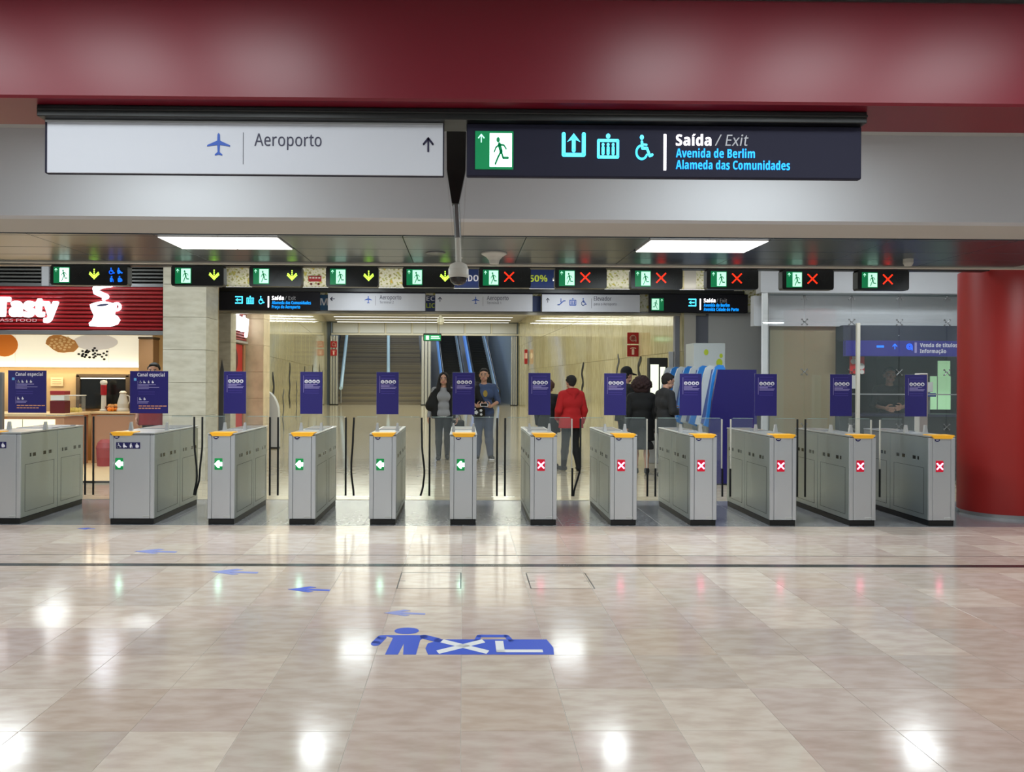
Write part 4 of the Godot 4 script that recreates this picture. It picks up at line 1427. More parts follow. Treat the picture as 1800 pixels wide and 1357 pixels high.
func beam_signs() -> void:
	var st := S()
	st = S(); ext(st, -2.19, 2.085, 2.94, 3.0, 4.1, 4.3, 0.004); bx(st, V(-0.05, 2.975, 4.1), Vector3(4.27, 0.012, 0.02), 0.003)
	tag(commit(st, "sign_rail", M.black_rail, self), "black rail under the red beam that holds the two large signs", "rail")
	# white airport sign
	var t := thing("airport_sign", "white Aeroporto sign with blue airplane under the red beam", "sign", V(-1.143, 2.663, 4.2))
	st = S(); bx(st, Vector3(0, 0.139, 0.024), Vector3(2.07, 0.278, 0.038), 0.004); commit(st, "case", M.sign_navy, t)
	st = S(); bx(st, Vector3(0.004, 0.134, 0.043), Vector3(2.05, 0.266, 0.006), 0.002); commit(st, "face", M.sign_white, t)
	st = S(); bx(st, Vector3(0, 0.27, 0.044), Vector3(2.06, 0.012, 0.008), 0.001); commit(st, "upper_edge", M.plaster, t)
	pic("plane", 0.118, Vector3(-0.135, 0.155, 0.046), M.sign_blue, t)
	st = S(); bx(st, Vector3(-0.008, 0.135, 0.047), Vector3(0.003, 0.165, 0.002)); commit(st, "rule", M.sign_grey, t)
	lettering("Aeroporto", 0.064, M.sign_ink, t, Vector3(0.05, 0.149, 0.047), false, 0.348, "lettering", 0.003)
	pic("up", 0.066, Vector3(0.953, 0.160, 0.046), M.sign_ink, t, "arrow", 0.082)
	# lit exit sign
	t = thing("exit_sign", "large dark blue lit sign reading Saída / Exit, Avenida de Berlim, under the beam", "sign", V(1.047, 2.663, 4.2))
	st = S(); bx(st, Vector3(0, 0.139, 0.025), Vector3(2.075, 0.278, 0.04), 0.006); commit(st, "case", M.sign_navy, t)
	exit_panel(t, Vector3(-0.893, 0.136, 0.046), 0.2, false, true)
	pic("exit_up", 0.125, Vector3(-0.478, 0.168, 0.046), M.lit_cyan, t, "lit_pictogram")
	pic("lift", 0.115, Vector3(-0.298, 0.163, 0.046), M.lit_cyan, t, "lit_pictogram", 0.13)
	pic("chair", 0.105, Vector3(-0.113, 0.158, 0.046), M.lit_cyan, t, "lit_pictogram", 0.13)
	st = S(); bx(st, Vector3(-0.0, 0.133, 0.047), Vector3(0.014, 0.19, 0.003), 0.001); commit(st, "lit_rule", M.lit_white, t)
	lettering("Saída", 0.056, M.lit_white, t, Vector3(0.058, 0.17 - 0.056 * DESC, 0.046), true, 0.185, "lit_lettering")
	lettering("/ Exit", 0.058, M.unlit_grey, t, Vector3(0.262, 0.17 - 0.058 * DESC, 0.046), false, 0.17, "lettering", 0.004, 0.16)
	lettering("Avenida de Berlim", 0.045, M.lit_blue, t, Vector3(0.058, 0.107 - 0.045 * DESC, 0.046), true, 0.415, "lit_lettering")
	lettering("Alameda das Comunidades", 0.045, M.lit_blue, t, Vector3(0.058, 0.046 - 0.045 * DESC, 0.046), true, 0.6, "lit_lettering")
	# hanging camera between the two signs
	t = thing("dome_camera", "white dome camera on a hanging pole between the two large signs", "camera", V(-0.043, 2.32, 6.0))
	st = S(); lathe(st, [Vector2(0, 0.165), Vector2(0.03, 0.165), Vector2(0.06, 0.15), Vector2(0.076, 0.115), Vector2(0.077, 0.07), Vector2(0.07, 0.05), Vector2(0, 0.05)], 28, Vector3.ZERO); commit(st, "housing", M.white_plastic, t)
	st = S(); lathe(st, [Vector2(0.064, 0.055), Vector2(0.064, 0.04), Vector2(0.055, 0.016), Vector2(0.035, -0.002), Vector2(0, -0.008)], 28, Vector3.ZERO); commit(st, "dark_dome", M.dark_dome, t)
	st = S(); tube(st, [Vector3(0, 0.16, 0), Vector3(-0.005, 0.36, 0)], 0.022, 12); commit(st, "lower_tube", M.white_plastic, t)
	st = S(); tube(st, [Vector3(-0.005, 0.35, 0), Vector3(-0.02, 0.62, 0)], 0.026, 12); commit(st, "upper_tube", M.grey_metal, t)
	st = S(); prism(st, PackedVector2Array([Vector2(-0.05, 0.60), Vector2(0.0, 0.60), Vector2(0.05, 0.85), Vector2(0.055, 1.28), Vector2(-0.095, 1.28), Vector2(-0.09, 0.85)]), -0.05, 0.05); commit(st, "black_sleeve", M.black_case, t)
	for s in [-1.0, 1.0]:
		st = S(); prism(st, PackedVector2Array([Vector2(s * 0.02, 0.20), Vector2(s * 0.03, 0.20), Vector2(s * 0.085 - 0.02, 0.92), Vector2(s * 0.075 - 0.02, 0.92)]), -0.03, 0.03); commit(st, "clear_shroud", M.clear_glass, t)

func gates() -> void:
	var ord := ["first", "second", "third", "fourth", "fifth", "sixth", "seventh", "eighth", "ninth", "tenth", "eleventh", "last"]
	var wide := {0: -5.09, 1: -3.633}
	var xs := []
	for k in 12:
		var x: float = wide[k] if k < 2 else (k - 5) * PITCH
		var w := 0.487 if k < 2 else 0.295
		xs.append([x, w])
		var lab := ""
		if k == 0: lab = "wide steel ticket gate cut by the left edge of the picture"
		elif k == 1: lab = "wide steel ticket gate with a row of blue pictograms and a green arrow"
		elif k < 6: lab = "narrow steel ticket gate with a lit green arrow, %s gate from the left" % ord[k]
		else: lab = "narrow steel ticket gate with a lit red cross, %s gate from the left" % ord[k]
		var g := gate(x, w, k < 6, lab, k < 2)
		xs[k].append(g)
	# per lane: (style, bend) of the left and of the right flap; bends are (height, sideways)
	var v := func(a, b): return Vector2(a, b)
	var I := []
	var lanes := [
		["black", I, "black", I],
		["black", [v.call(1.16, 0), v.call(0.9, 0.0), v.call(0.45, 0.035), v.call(0.23, 0.0)], "black", [v.call(1.16, 0), v.call(0.85, 0.0), v.call(0.45, -0.03), v.call(0.23, -0.08)]],
		["black", I, "black", I],
		["black", I, "black", [v.call(1.16, 0), v.call(0.95, -0.01), v.call(0.55, -0.03), v.call(0.23, 0.0)]],
		["black", [v.call(1.16, 0), v.call(0.85, 0.005), v.call(0.5, 0.035), v.call(0.35, 0.02), v.call(0.23, -0.01)], "black", I],
		["black", I, "black", I],
		["white", I, "black", [v.call(1.16, 0), v.call(0.6, 0.0), v.call(0.23, -0.08)]],
		["white", I, "white", I], ["white", I, "white", I],
		["black", I, "black", I],
		["white", I, "white", I]]
	for k in 11:
		var a = xs[k]
		var b = xs[k + 1]
		var gap: float = (b[0] - b[1] / 2) - (a[0] + a[1] / 2)
		var reach := gap / 2 - 0.047
		flap(a[2], 1.0, a[1] / 2, reach, lanes[k][0], lanes[k][1])
		flap(b[2], -1.0, b[1] / 2, reach, lanes[k][2], lanes[k][3])
		if k == 0 or k > 0:
			var x: float = (a[0] + a[1] / 2 + b[0] - b[1] / 2) / 2
			var lab := ""
			if k == 0: lab = "widest lane indicator, green arrow and four blue pictograms, above the wide lane"
			elif k < 5: lab = "black lane indicator with a green down arrow, %s from the left" % ord[k]
			else: lab = "black lane indicator with a red cross, %s from the left" % ord[k]
			if k == 10: lab = "black lane indicator with a red cross, nearest the red column"
			var ix: float = -4.33 if k == 0 else -3.084 if k == 1 else (k - 5) * PITCH + PITCH / 2 + 0.03
			indicator(ix, 0.885 if k == 0 else 0.605, k < 5, k == 0, lab)
	for k in 12:
		var lab := ""
		if k == 0: lab = "wide blue Canal especial notice near the left edge of the picture"
		elif k == 1: lab = "wide blue Canal especial notice in front of the kiosk attendant"
		else: lab = "narrow blue notice with four white discs standing on the %s gate from the left" % ord[k]
		notice(xs[k][0] + (0.035 if k == 0 else -0.018 if k == 1 else 0.0), 0.44 if k < 2 else 0.257, k < 2, lab)

func second_signs() -> void:
	var st := S()
	st = S(); ext(st, -5.06, 5.6, 3.335, 3.40, 15.82, 15.98, 0.006)
	tag(commit(st, "sign_rail", M.black_rail, self), "black rail that carries the far row of signs over the passage", "rail")
	var y := 2.968
	var hh := 0.345
	var defs := [[-4.87, -2.87, true, "dark lit exit sign reading Alameda das Comunidades and Praça do Aeroporto, far row"], [-2.705, -0.767, false, "white Aeroporto Terminal 2 sign with a left arrow, far row"], [-0.576, 1.369, false, "white Aeroporto Terminal 1 sign with an up arrow, far row"], [1.55, 3.512, false, "white Elevador sign with escalator, lift and wheelchair pictograms, far row"], [3.705, 5.675, true, "dark lit exit sign reading Avenida de Berlim and Avenida Cidade do Porto, far row"]]
	for q in defs:
		var t := thing("exit_sign" if q[2] else "direction_sign", q[3], "sign", V((q[0] + q[1]) / 2, y, 15.9), "signs over the passage")
		var w: float = q[1] - q[0]
		st = S(); bx(st, Vector3(0, hh / 2 + 0.012, 0), Vector3(w, hh + 0.024, 0.1), 0.006)
		commit(st, "case", M.sign_black if q[2] else M.sign_navy, t)
		if not q[2]:
			st = S(); bx(st, Vector3(0, hh / 2, 0.05), Vector3(w - 0.006, hh, 0.008), 0.002); commit(st, "face", M.sign_white, t)
		var z := 0.052 if q[2] else 0.055
		var X := func(u): return -w / 2 + w * u
		match defs.find(q):
			0:
				pic("exit_left", 0.15, Vector3(X.call(0.205), 0.2, z), M.lit_cyan, t, "lit_pictogram")
				pic("lift", 0.145, Vector3(X.call(0.315), 0.2, z), M.lit_cyan, t, "lit_pictogram", 0.165)
				pic("chair", 0.13, Vector3(X.call(0.425), 0.2, z), M.lit_cyan, t, "lit_pictogram", 0.16)
				st = S(); bx(st, Vector3(X.call(0.496), 0.165, z), Vector3(0.024, 0.225, 0.006)); commit(st, "lit_rule", M.lit_white, t)
				lettering("Saída", 0.075, M.lit_white, t, Vector3(X.call(0.53), 0.205 - 0.075 * DESC, z), true, 0.235, "lit_lettering", 0.006)
				lettering("/ Exit", 0.075, M.unlit_grey, t, Vector3(X.call(0.66), 0.205 - 0.075 * DESC, z), false, 0.21)
				lettering("Alameda das Comunidades", 0.062, M.lit_blue, t, Vector3(X.call(0.53), 0.118 - 0.062 * DESC, z), true, 0.77, "lit_lettering", 0.006)
				lettering("Praça do Aeroporto", 0.062, M.lit_blue, t, Vector3(X.call(0.53), 0.035 - 0.062 * DESC, z), true, 0.56, "lit_lettering", 0.006)
			1, 2:
				var one: bool = q == defs[2]
				pic("up" if one else "left", 0.1, Vector3(X.call(0.05), 0.23, z), M.sign_ink, t, "arrow")
				pic("plane", 0.15, Vector3(X.call(0.415), 0.22, z), M.sign_blue, t)
				st = S(); bx(st, Vector3(X.call(0.49), 0.2, z), Vector3(0.006, 0.19, 0.003)); commit(st, "rule", M.sign_grey, t)
				lettering("Aeroporto", 0.085, M.sign_ink, t, Vector3(X.call(0.53), 0.225 - 0.085 * DESC, z), false, 0.43)
				lettering("Terminal 1" if one else "Terminal 2", 0.05, M.sign_grey, t, Vector3(X.call(0.53), 0.145 - 0.05 * DESC, z), false, 0.28)
			3:
				pic("up", 0.08, Vector3(X.call(0.06), 0.225, z), M.sign_ink, t, "arrow", 0.1)
				pic("escalator", 0.15, Vector3(X.call(0.2), 0.2, z), M.sign_blue, t)
				pic("lift", 0.135, Vector3(X.call(0.315), 0.2, z), M.sign_blue, t, "pictogram", 0.15)
				pic("chair", 0.12, Vector3(X.call(0.425), 0.2, z), M.sign_blue, t, "pictogram", 0.15)
				st = S(); bx(st, Vector3(X.call(0.505), 0.17, z), Vector3(0.006, 0.2, 0.003)); commit(st, "rule", M.sign_grey, t)
				lettering("Elevador", 0.085, M.sign_ink, t, Vector3(X.call(0.53), 0.225 - 0.085 * DESC, z), false, 0.35)
				lettering("para o Aeroporto", 0.05, M.sign_grey, t, Vector3(X.call(0.53), 0.135 - 0.05 * DESC, z), false, 0.46)
			4:
				exit_panel(t, Vector3(X.call(0.08), 0.16, z), 0.25, true)
				pic("exit_left", 0.155, Vector3(X.call(0.435), 0.2, z), M.lit_cyan, t, "lit_pictogram")
				st = S(); bx(st, Vector3(X.call(0.515), 0.165, z), Vector3(0.024, 0.225, 0.006)); commit(st, "lit_rule", M.lit_white, t)
				lettering("Saída", 0.075, M.lit_white, t, Vector3(X.call(0.55), 0.205 - 0.075 * DESC, z), true, 0.235, "lit_lettering", 0.006)
				lettering("/ Exit", 0.075, M.unlit_grey, t, Vector3(X.call(0.68), 0.205 - 0.075 * DESC, z), false, 0.21)
				lettering("Avenida de Berlim", 0.062, M.lit_blue, t, Vector3(X.call(0.55), 0.118 - 0.062 * DESC, z), true, 0.52, "lit_lettering", 0.006)
				lettering("Avenida Cidade do Porto", 0.062, M.lit_blue, t, Vector3(X.call(0.55), 0.035 - 0.062 * DESC, z), true, 0.7, "lit_lettering", 0.006)
	# printed banner on the wall behind
	var b := thing("wall_banner", "long printed banner with cream map drawings and blue fields behind the far signs", "banner", V(0.6, 2.99, 16.08))
	st = S(); bx(st, Vector3(0, 0.6, 0.01), Vector3(10.9, 1.18, 0.02))
	commit(st, "sheet", M.banner_sheet, b)
	var fields := [[-2.95, -2.7, 2.99, 3.3, "banner_teal"], [-0.77, -0.57, 2.99, 3.3, "banner_blue"], [-0.3, 0.62, 3.38, 3.96, "banner_blue"], [1.0, 2.35, 3.38, 3.96, "banner_blue"], [1.37, 1.55, 2.99, 3.3, "banner_blue"], [1.9, 2.12, 3.45, 3.9, "banner_teal"]]
	for f in fields:
		st = S(); bx(st, Vector3((f[0] + f[1]) / 2 - 0.6, (f[2] + f[3]) / 2 - 2.99, 0.022), Vector3(f[1] - f[0], f[3] - f[2], 0.006)); commit(st, "blue_field", M[f[4]], b)
	lettering("MUNDO E", 0.125, M.white_print, b, Vector3(-0.9, 0.60 - 0.125 * DESC, 0.026), true, 0.72)
	lettering("50%", 0.13, M.banner_lime, b, Vector3(0.72, 0.60 - 0.13 * DESC, 0.026), true, 0.36)
	lettering("M", 0.14, M.white_print, b, Vector3(-3.5, 0.1 - 0.14 * DESC, 0.026), true, 0.17)
	lettering("EC", 0.09, M.white_print, b, Vector3(-1.36, 0.2 - 0.09 * DESC, 0.026), true, 0.17)
	lettering("LIC", 0.09, M.banner_lime, b, Vector3(-1.36, 0.06 - 0.09 * DESC, 0.026), true, 0.17)
	# printed bus on the banner
	var p := thing("bus_print", "small red bus printed on the banner above the second lane indicator gap", "print", V(-3.0, 3.53, 16.05))
	st = S(); bx(st, Vector3(0, 0.09, 0), Vector3(0.26, 0.11, 0.006), 0.001); commit(st, "bus_body", M.banner_red, p)
	st = S()
	for k in 4: bx(st, Vector3(-0.09 + k * 0.06, 0.11, 0.004), Vector3(0.04, 0.03, 0.004))
	commit(st, "bus_windows", M.paper, p)
	st = S(); var w2 := []
	pdisc(w2, 0.22, 0.1, 0.09); pdisc(w2, 0.78, 0.1, 0.09); polys(st, w2, Vector3(0, 0.09, -0.002), Vector2(0.26, 0.26), 0.006); commit(st, "bus_wheels", M.dark_red, p)

func pillar(label: String, x0: float, x1: float, d0: float, d1: float, hgt: float, m: String, tiers: int) -> void:
	var t := thing("pillar", label, "pillar", V((x0 + x1) / 2, 0, (d0 + d1) / 2))
	for k in tiers:
		var h := hgt / tiers
		var st := S()
		bx(st, Vector3(0, h * (k + 0.5), 0), Vector3(x1 - x0, h - 0.004, d1 - d0), 0.004)
		commit(st, "stone_block", M[m], t)

func cup_logo(at: Vector3, s: float, turn := 0.0) -> void:
	var t := thing("cup_logo", "glowing white coffee cup emblem on the red kiosk fascia" if turn == 0.0 else "glowing white cup emblem on the red side fascia beyond the pillar", "sign", at, "", turn)
	var v := func(x, y): return Vector2(x, y) * s
	var a := []
	var bowl := PackedVector2Array()
	for k in 13:
		bowl.append(v.call(-0.235 + 0.42 * k / 12.0, 0.055 + 0.05 * sin(PI * k / 12.0)))
	bowl.append_array([v.call(0.175, -0.02), v.call(0.15, -0.1), v.call(0.2, -0.13), v.call(0.24, -0.19), v.call(0.2, -0.26), v.call(0.08, -0.3), v.call(-0.1, -0.3), v.call(-0.24, -0.29), v.call(-0.25, -0.24), v.call(-0.2, -0.2), v.call(-0.17, -0.12), v.call(-0.22, -0.02)])
	a.append(bowl)
	pring(a, 0.185 * s, 0.02 * s, 0.055 * s, 0.035 * s)
	var st := S()
	for p in a: prism(st, p, 0, 0.03)
	commit(st, "cup", M.letters_white, t)
	a = []
	pline(a, [v.call(-0.02, 0.14), v.call(0.02, 0.18)], 0.05 * s)
	pline(a, [v.call(0.02, 0.18), v.call(-0.14, 0.25), v.call(-0.15, 0.31), v.call(-0.03, 0.36), v.call(0.08, 0.37), v.call(0.17, 0.43)], 0.085 * s)
	pline(a, [v.call(-0.03, 0.36), v.call(0.0, 0.43)], 0.09 * s)
	pline(a, [v.call(0.06, 0.37), v.call(0.08, 0.43)], 0.08 * s)
	st = S()
	for p in a: prism(st, p, 0, 0.03)
	commit(st, "steam", M.letters_white, t)
	st = S()
	var e := PackedVector2Array()
	for k in 14: e.append(v.call(-0.03 + 0.1 * cos(TAU * k / 14), 0.045 + 0.018 * sin(TAU * k / 14) + 0.012 * cos(TAU * k / 14)))
	prism(st, e, 0.03, 0.033)
	commit(st, "coffee", M.navy, t)

func kiosk() -> void:
	var st := S()
	var d := 12.8
	# fascia of red ribs
	var t := thing("kiosk_fascia", "red ribbed fascia of the coffee kiosk at the left edge", "fascia", V(-7.2, 2.36, d))
	st = S(); bx(st, Vector3(0, 0.35, -0.06), Vector3(4.8, 0.72, 0.08)); commit(st, "backing", M.kiosk_red_dark, t)
	var rib := S()
	bx(rib, Vector3.ZERO, Vector3(4.8, 0.048, 0.05), 0.014)
	var rm := rib.commit()
	for k in 11: put(rm, "rib", M.kiosk_red, t, Vector3(0, 0.032 + 0.064 * k, 0))
	st = S(); bx(st, Vector3(0, -0.035, 0.0), Vector3(4.84, 0.07, 0.12), 0.006); commit(st, "lower_edge", M.grey_metal, t)
	var w := thing("kiosk_sign", "glowing white Tasty lettering on the red kiosk fascia, cut by the left edge", "sign", V(-7.42, 2.62, d + 0.0))
	var tm := TextMesh.new()
	tm.text = "Tasty"
	tm.font = BOLD
	tm.font_size = 64
	tm.pixel_size = 0.0046
	tm.depth = 0.04
	tm.curve_step = 1.0
	tm.horizontal_alignment = HORIZONTAL_ALIGNMENT_LEFT
	tm.vertical_alignment = VERTICAL_ALIGNMENT_BOTTOM
	var swell := S()
	for k in 10:
		swell.append_from(tm, 0, Transform3D(Basis(), Vector3(0.011 * cos(TAU * k / 10), 0.012 * sin(TAU * k / 10), 0.0004 * k)))
	var fat := swell.commit()
	var bb := fat.get_aabb()
	var o := put(fat, "lit_lettering", M.letters_white, w)
	var kx := 0.98 / bb.size.x
	var ky := 0.41 / bb.size.y
	o.transform.basis = Basis(Vector3(kx, 0.0, 0), Vector3(0.06, ky, 0), Vector3(0, 0, 1))
	o.position = Vector3(-bb.position.x * kx - 0.02, -0.145 - bb.position.y * ky, 0.05)
	lettering("CLASS FOOD", 0.05, M.letters_pale, w, Vector3(-0.09, -0.128, 0.05), false, 0.72)
	cup_logo(V(-5.715, 2.72, d - 0.03), 1.0)
	# louvres above
	t = thing("louvre_screen", "grey horizontal louvres above the red kiosk fascia", "louvres", V(-7.2, 3.06, 13.0))
	st = S(); bx(st, Vector3(0, 0.5, -0.1), Vector3(4.8, 1.0, 0.04)); commit(st, "backing", M.dark_gap, t)
	var sl := S()
	bx(sl, Vector3.ZERO, Vector3(4.8, 0.034, 0.06), 0.006)
	var sm := sl.commit()
	for k in 14: put(sm, "slat", M.louvre, t, Vector3(0, 0.12 + 0.058 * k, 0))
	st = S(); bx(st, Vector3(0, 0.035, 0.02), Vector3(4.8, 0.085, 0.08), 0.006); commit(st, "bottom_rail", M.grey_metal, t)
	st = S(); bx(st, Vector3(0.44, 0.5, 0.04), Vector3(0.12, 0.95, 0.05), 0.006); commit(st, "post", M.plaster_grey, t)
	# pillars
	pillar("pale stone pillar between the kiosk and the red side shop", -4.70, -4.03, 12.5, 13.1, 4.1, "pillar_stone", 8)
	pillar("narrow grey stone pier set back behind the pale pillar", -5.35, -4.70, 16.12, 16.5, 4.1, "pillar_stone", 7)
	pillar("beige stone pillar just beyond the red side shop", -5.35, -4.42, 17.65, 18.2, 4.1, "pillar_beige", 7)
	var b := thing("stone_inlay", "grey blade shaped stone inlay on the narrow pier beside the wide pillar", "wall art", V(-4.87, 0.0, 16.11))
	st = S(); prism(st, PackedVector2Array([Vector2(-0.08, 0.3), Vector2(0.06, 0.3), Vector2(0.07, 1.3), Vector2(0.045, 1.75), Vector2(0.0, 2.0), Vector2(-0.04, 1.75), Vector2(-0.06, 1.2)]), -0.002, 0.006); commit(st, "blade", M.stone_inlay_grey, b)
	# side shop in red
	t = thing("side_fascia", "red ribbed side fascia with white lettering beyond the pale pillar", "fascia", V(-4.80, 2.42, 17.05), "", PI / 2)
	st = S(); bx(st, Vector3(0, 0.3, -0.05), Vector3(1.1, 0.64, 0.06)); commit(st, "backing", M.kiosk_red_dark, t)
	for k in 10:
		st = S(); bx(st, Vector3(0, 0.03 + 0.06 * k, 0), Vector3(1.1, 0.044, 0.04), 0.012); commit(st, "rib", M.kiosk_red, t)
	st = S(); bx(st, Vector3(0, -0.03, 0), Vector3(1.12, 0.05, 0.1), 0.005); commit(st, "lower_edge", M.plaster_warm, t)
	t = thing("side_shop_sign", "glowing white letters on the red side fascia, seen edge on", "sign", V(-4.76, 2.62, 17.05), "", PI / 2)
	o = put(fat, "lit_lettering", M.letters_white, t)
	o.transform.basis = Basis(Vector3(1.0 / bb.size.x, 0, 0), Vector3(0.0, 0.5 / bb.size.y, 0), Vector3(0, 0, 1))
	o.position = Vector3(-0.5 - bb.position.x * 1.0 / bb.size.x, -0.12 - bb.position.y * 0.5 / bb.size.y, 0.02)
	t = thing("red_panel", "orange red shop panel with a dark round print under the side fascia", "panel", V(-4.83, 0, 16.95), "", PI / 2)
	st = S(); bx(st, Vector3(0.0, 1.17, 0), Vector3(0.8, 2.34, 0.05), 0.005); commit(st, "board", M.poster_red, t)
	st = S(); var rd := []; pdisc(rd, 0.5, 0.5, 0.5, 24); polys(st, rd, Vector3(-0.15, 2.0, 0.026), Vector2(0.4, 0.5)); commit(st, "round_print", M.dark_red, t)
	st = S(); bx(st, Vector3(0.5, 1.17, 0), Vector3(0.12, 2.34, 0.1), 0.01); commit(st, "frame", M.kiosk_wood, t)
	# kiosk shell
	st = S(); ext(st, -10.0, -4.75, 0, 4.1, 15.3, 15.5); struct(st, "wall_kiosk_back", M.kiosk_wall)
	st = S(); ext(st, -4.85, -4.7, 0, 4.1, 13.1, 15.3); struct(st, "wall_kiosk_right", M.pillar_stone)
	st = S(); ext(st, -10.0, -4.85, 2.5, 2.6, 12.95, 15.3); struct(st, "ceiling", M.plaster_white)
	st = S(); ext(st, -10.0, -4.78, 0.0, 0.03, 12.26, 15.3, 0.003); struct(st, "floor", M.kiosk_cream)
	st = S(); ext(st, -10.0, -4.78, 0.0, 0.033, 12.2, 12.26, 0.003); struct(st, "trim_4", M.plinth)
	for x in [-8.6, -7.0, -5.5]:
		lamp_panel(V(x, 2.44, 13.7), 0.5, 0.5, 2.4, "light panel under the kiosk ceiling behind the fascia, %s one" % ("left" if x < -8 else "middle" if x < -6 else "right"), false, "kiosk lights")
	# backlit mural
	t = thing("backlit_mural", "cream backlit picture of a muffin, a plate and coffee beans over the kiosk counter", "picture", V(-7.7, 1.86, 15.12))
	st = S(); bx(st, Vector3(-0.2, 0.29, -0.03), Vector3(4.0, 0.58, 0.06), 0.004); commit(st, "lit_board", M.mural_cream, t)
	st = S(); bx(st, Vector3(-0.2, -0.03, 0.05), Vector3(4.0, 0.045, 0.05), 0.004); commit(st, "strip_light", M.strip_light, t)
	area("lamp_light", Vector3(-0.2, -0.055, 0.05), Vector2(4.0, 0.045), 5.0, Color(1, 0.93, 0.8), t)
	for x in [-0.75, 1.0]:
		st = S(); bx(st, Vector3(x, 0.31, 0.001), Vector3(0.008, 0.64, 0.003)); commit(st, "joint", M.plate_print_white, t)
	var muf := PackedVector2Array()
	for k in 18: muf.append(Vector2(0.12 + 0.3 * cos(TAU * k / 18 + 0.3) * (1.0 + 0.06 * sin(k * 2.3)), 0.385 + 0.17 * sin(TAU * k / 18) * (1.0 + 0.08 * sin(k * 1.7))))
	st = S(); prism(st, muf, 0.0, 0.004); commit(st, "muffin_print", M.pastry, t)
	st = S()
	for k in 26:
		var a := []
		pdisc(a, 0.5, 0.5, 0.5, 7)
		polys(st, a, Vector3(0.12 + 0.24 * cos(k * 2.4) * sqrt(k / 26.0), 0.395 + 0.13 * sin(k * 2.4) * sqrt(k / 26.0), 0.004), Vector2(0.06, 0.04), 0.002)
	commit(st, "crumb_print", M.pastry_top, t)
	st = S(); var pl := []; pdisc(pl, 0.5, 0.5, 0.5, 28); polys(st, pl, Vector3(0.75, 0.42, 0.0), Vector2(0.85, 0.30), 0.002); commit(st, "plate_print", M.plate_print_white, t)
	st = S()
	for k in 30:
		var a := []
		pdisc(a, 0.5, 0.5, 0.5, 7)
		var q := Vector2(0.72, 0.2) + Vector2(rng.randfn() * 0.15, rng.randfn() * 0.05)
		polys(st, a, Vector3(q.x, q.y, 0.003), Vector2(0.055, 0.04), 0.002)
	commit(st, "bean_print", M.bean, t)
	st = S(); var og := []; pdisc(og, 0.5, 0.5, 0.5, 20); polys(st, og, Vector3(-0.95, 0.36, 0.0), Vector2(0.5, 0.44), 0.003); commit(st, "orange_print", M.orange_food, t)
	# partition column on the right and front post on the left
	t = thing("wooden_column", "tan wooden column at the right end of the kiosk mural", "column", V(-5.72, 0.03, 14.55))
	st = S(); bx(st, Vector3(0, 1.14, 0), Vector3(0.26, 2.28, 0.3), 0.01); commit(st, "shaft", M.kiosk_wood_dark, t)
	st = S(); bx(st, Vector3(0.0, 2.3, 0), Vector3(0.28, 0.04, 0.32), 0.01); commit(st, "cap", M.brown_frame, t)
	t = thing("kiosk_post", "thin grey post at the front left of the kiosk", "post", V(-7.43, 0.03, 12.9))
	st = S(); bx(st, Vector3(0, 0.83, 0), Vector3(0.07, 1.66, 0.07), 0.008); commit(st, "shaft", M.grey_metal, t)
	st = S(); bx(st, Vector3(0, 0.01, 0), Vector3(0.12, 0.02, 0.12), 0.004); commit(st, "foot", M.grey_metal, t)
	# wall hatch
	t = thing("wall_hatch", "dark serving hatch with a brown frame in the kiosk back wall", "hatch", V(-6.86, 1.0, 15.27))
	st = S(); bx(st, Vector3(0, 0.33, 0), Vector3(0.9, 0.62, 0.03)); commit(st, "dark_pane", M.screen_dark, t)
	for q in [[0.0, 0.65, 1.0, 0.06], [-0.47, 0.33, 0.07, 0.66], [0.47, 0.33, 0.07, 0.66]]:
		st = S(); bx(st, Vector3(q[0], q[1], 0.02), Vector3(q[2], q[3], 0.06), 0.006); commit(st, "frame", M.brown_frame, t)
	st = S(); bx(st, Vector3(0, 0.6, 0.03), Vector3(0.84, 0.02, 0.02)); commit(st, "inner_rail", M.mural_cream, t)
	st = S(); bx(st, Vector3(0.06, 0.31, 0.018), Vector3(0.012, 0.58, 0.01)); commit(st, "middle_bar", M.grey_metal, t)
	# counters
	t = thing("display_counter", "tan wooden display counter with a lit cream glass front at the left of the kiosk", "counter", V(-8.4, 0.03, 14.4))
	st = S(); bx(st, Vector3(0, 0.45, 0), Vector3(2.9, 0.9, 0.9), 0.006); commit(st, "body", M.kiosk_wood, t)
	st = S(); bx(st, Vector3(0.0, 0.925, 0), Vector3(3.0, 0.05, 1.0), 0.006); commit(st, "top", M.kiosk_cream, t)
	st = S(); bx(st, Vector3(-0.05, 0.6, 0.46), Vector3(2.7, 0.5, 0.03), 0.004); commit(st, "lit_front", M.case_light, t)
	st = S(); bx(st, Vector3(0.75, 0.6, 0.48), Vector3(0.006, 0.5, 0.01)); bx(st, Vector3(0.2, 0.6, 0.48), Vector3(0.006, 0.5, 0.01)); commit(st, "glass_joint", M.grey_metal, t)
	t = thing("serving_counter", "tan wooden serving counter under the dark hatch", "counter", V(-6.2, 0.03, 15.04))
	st = S(); bx(st, Vector3(0, 0.455, 0), Vector3(1.38, 0.91, 0.4), 0.006); commit(st, "body", M.kiosk_wood, t)
	st = S(); bx(st, Vector3(0, 0.93, 0.01), Vector3(1.42, 0.04, 0.44), 0.006); commit(st, "top", M.kiosk_cream, t)
	st = S(); bx(st, Vector3(0.5, 0.6, 0.202), Vector3(0.3, 0.56, 0.012), 0.003); commit(st, "door", M.kiosk_wood_dark, t)
	var y := 0.985
	# things on the counters
	t = thing("menu_box", "dark red and white box stack at the end of the display counter", "box", V(-7.12, 0.98, 14.15))
	st = S(); bx(st, Vector3(0, 0.11, 0), Vector3(0.26, 0.22, 0.2), 0.006); commit(st, "lower_box", M.dark_red, t)
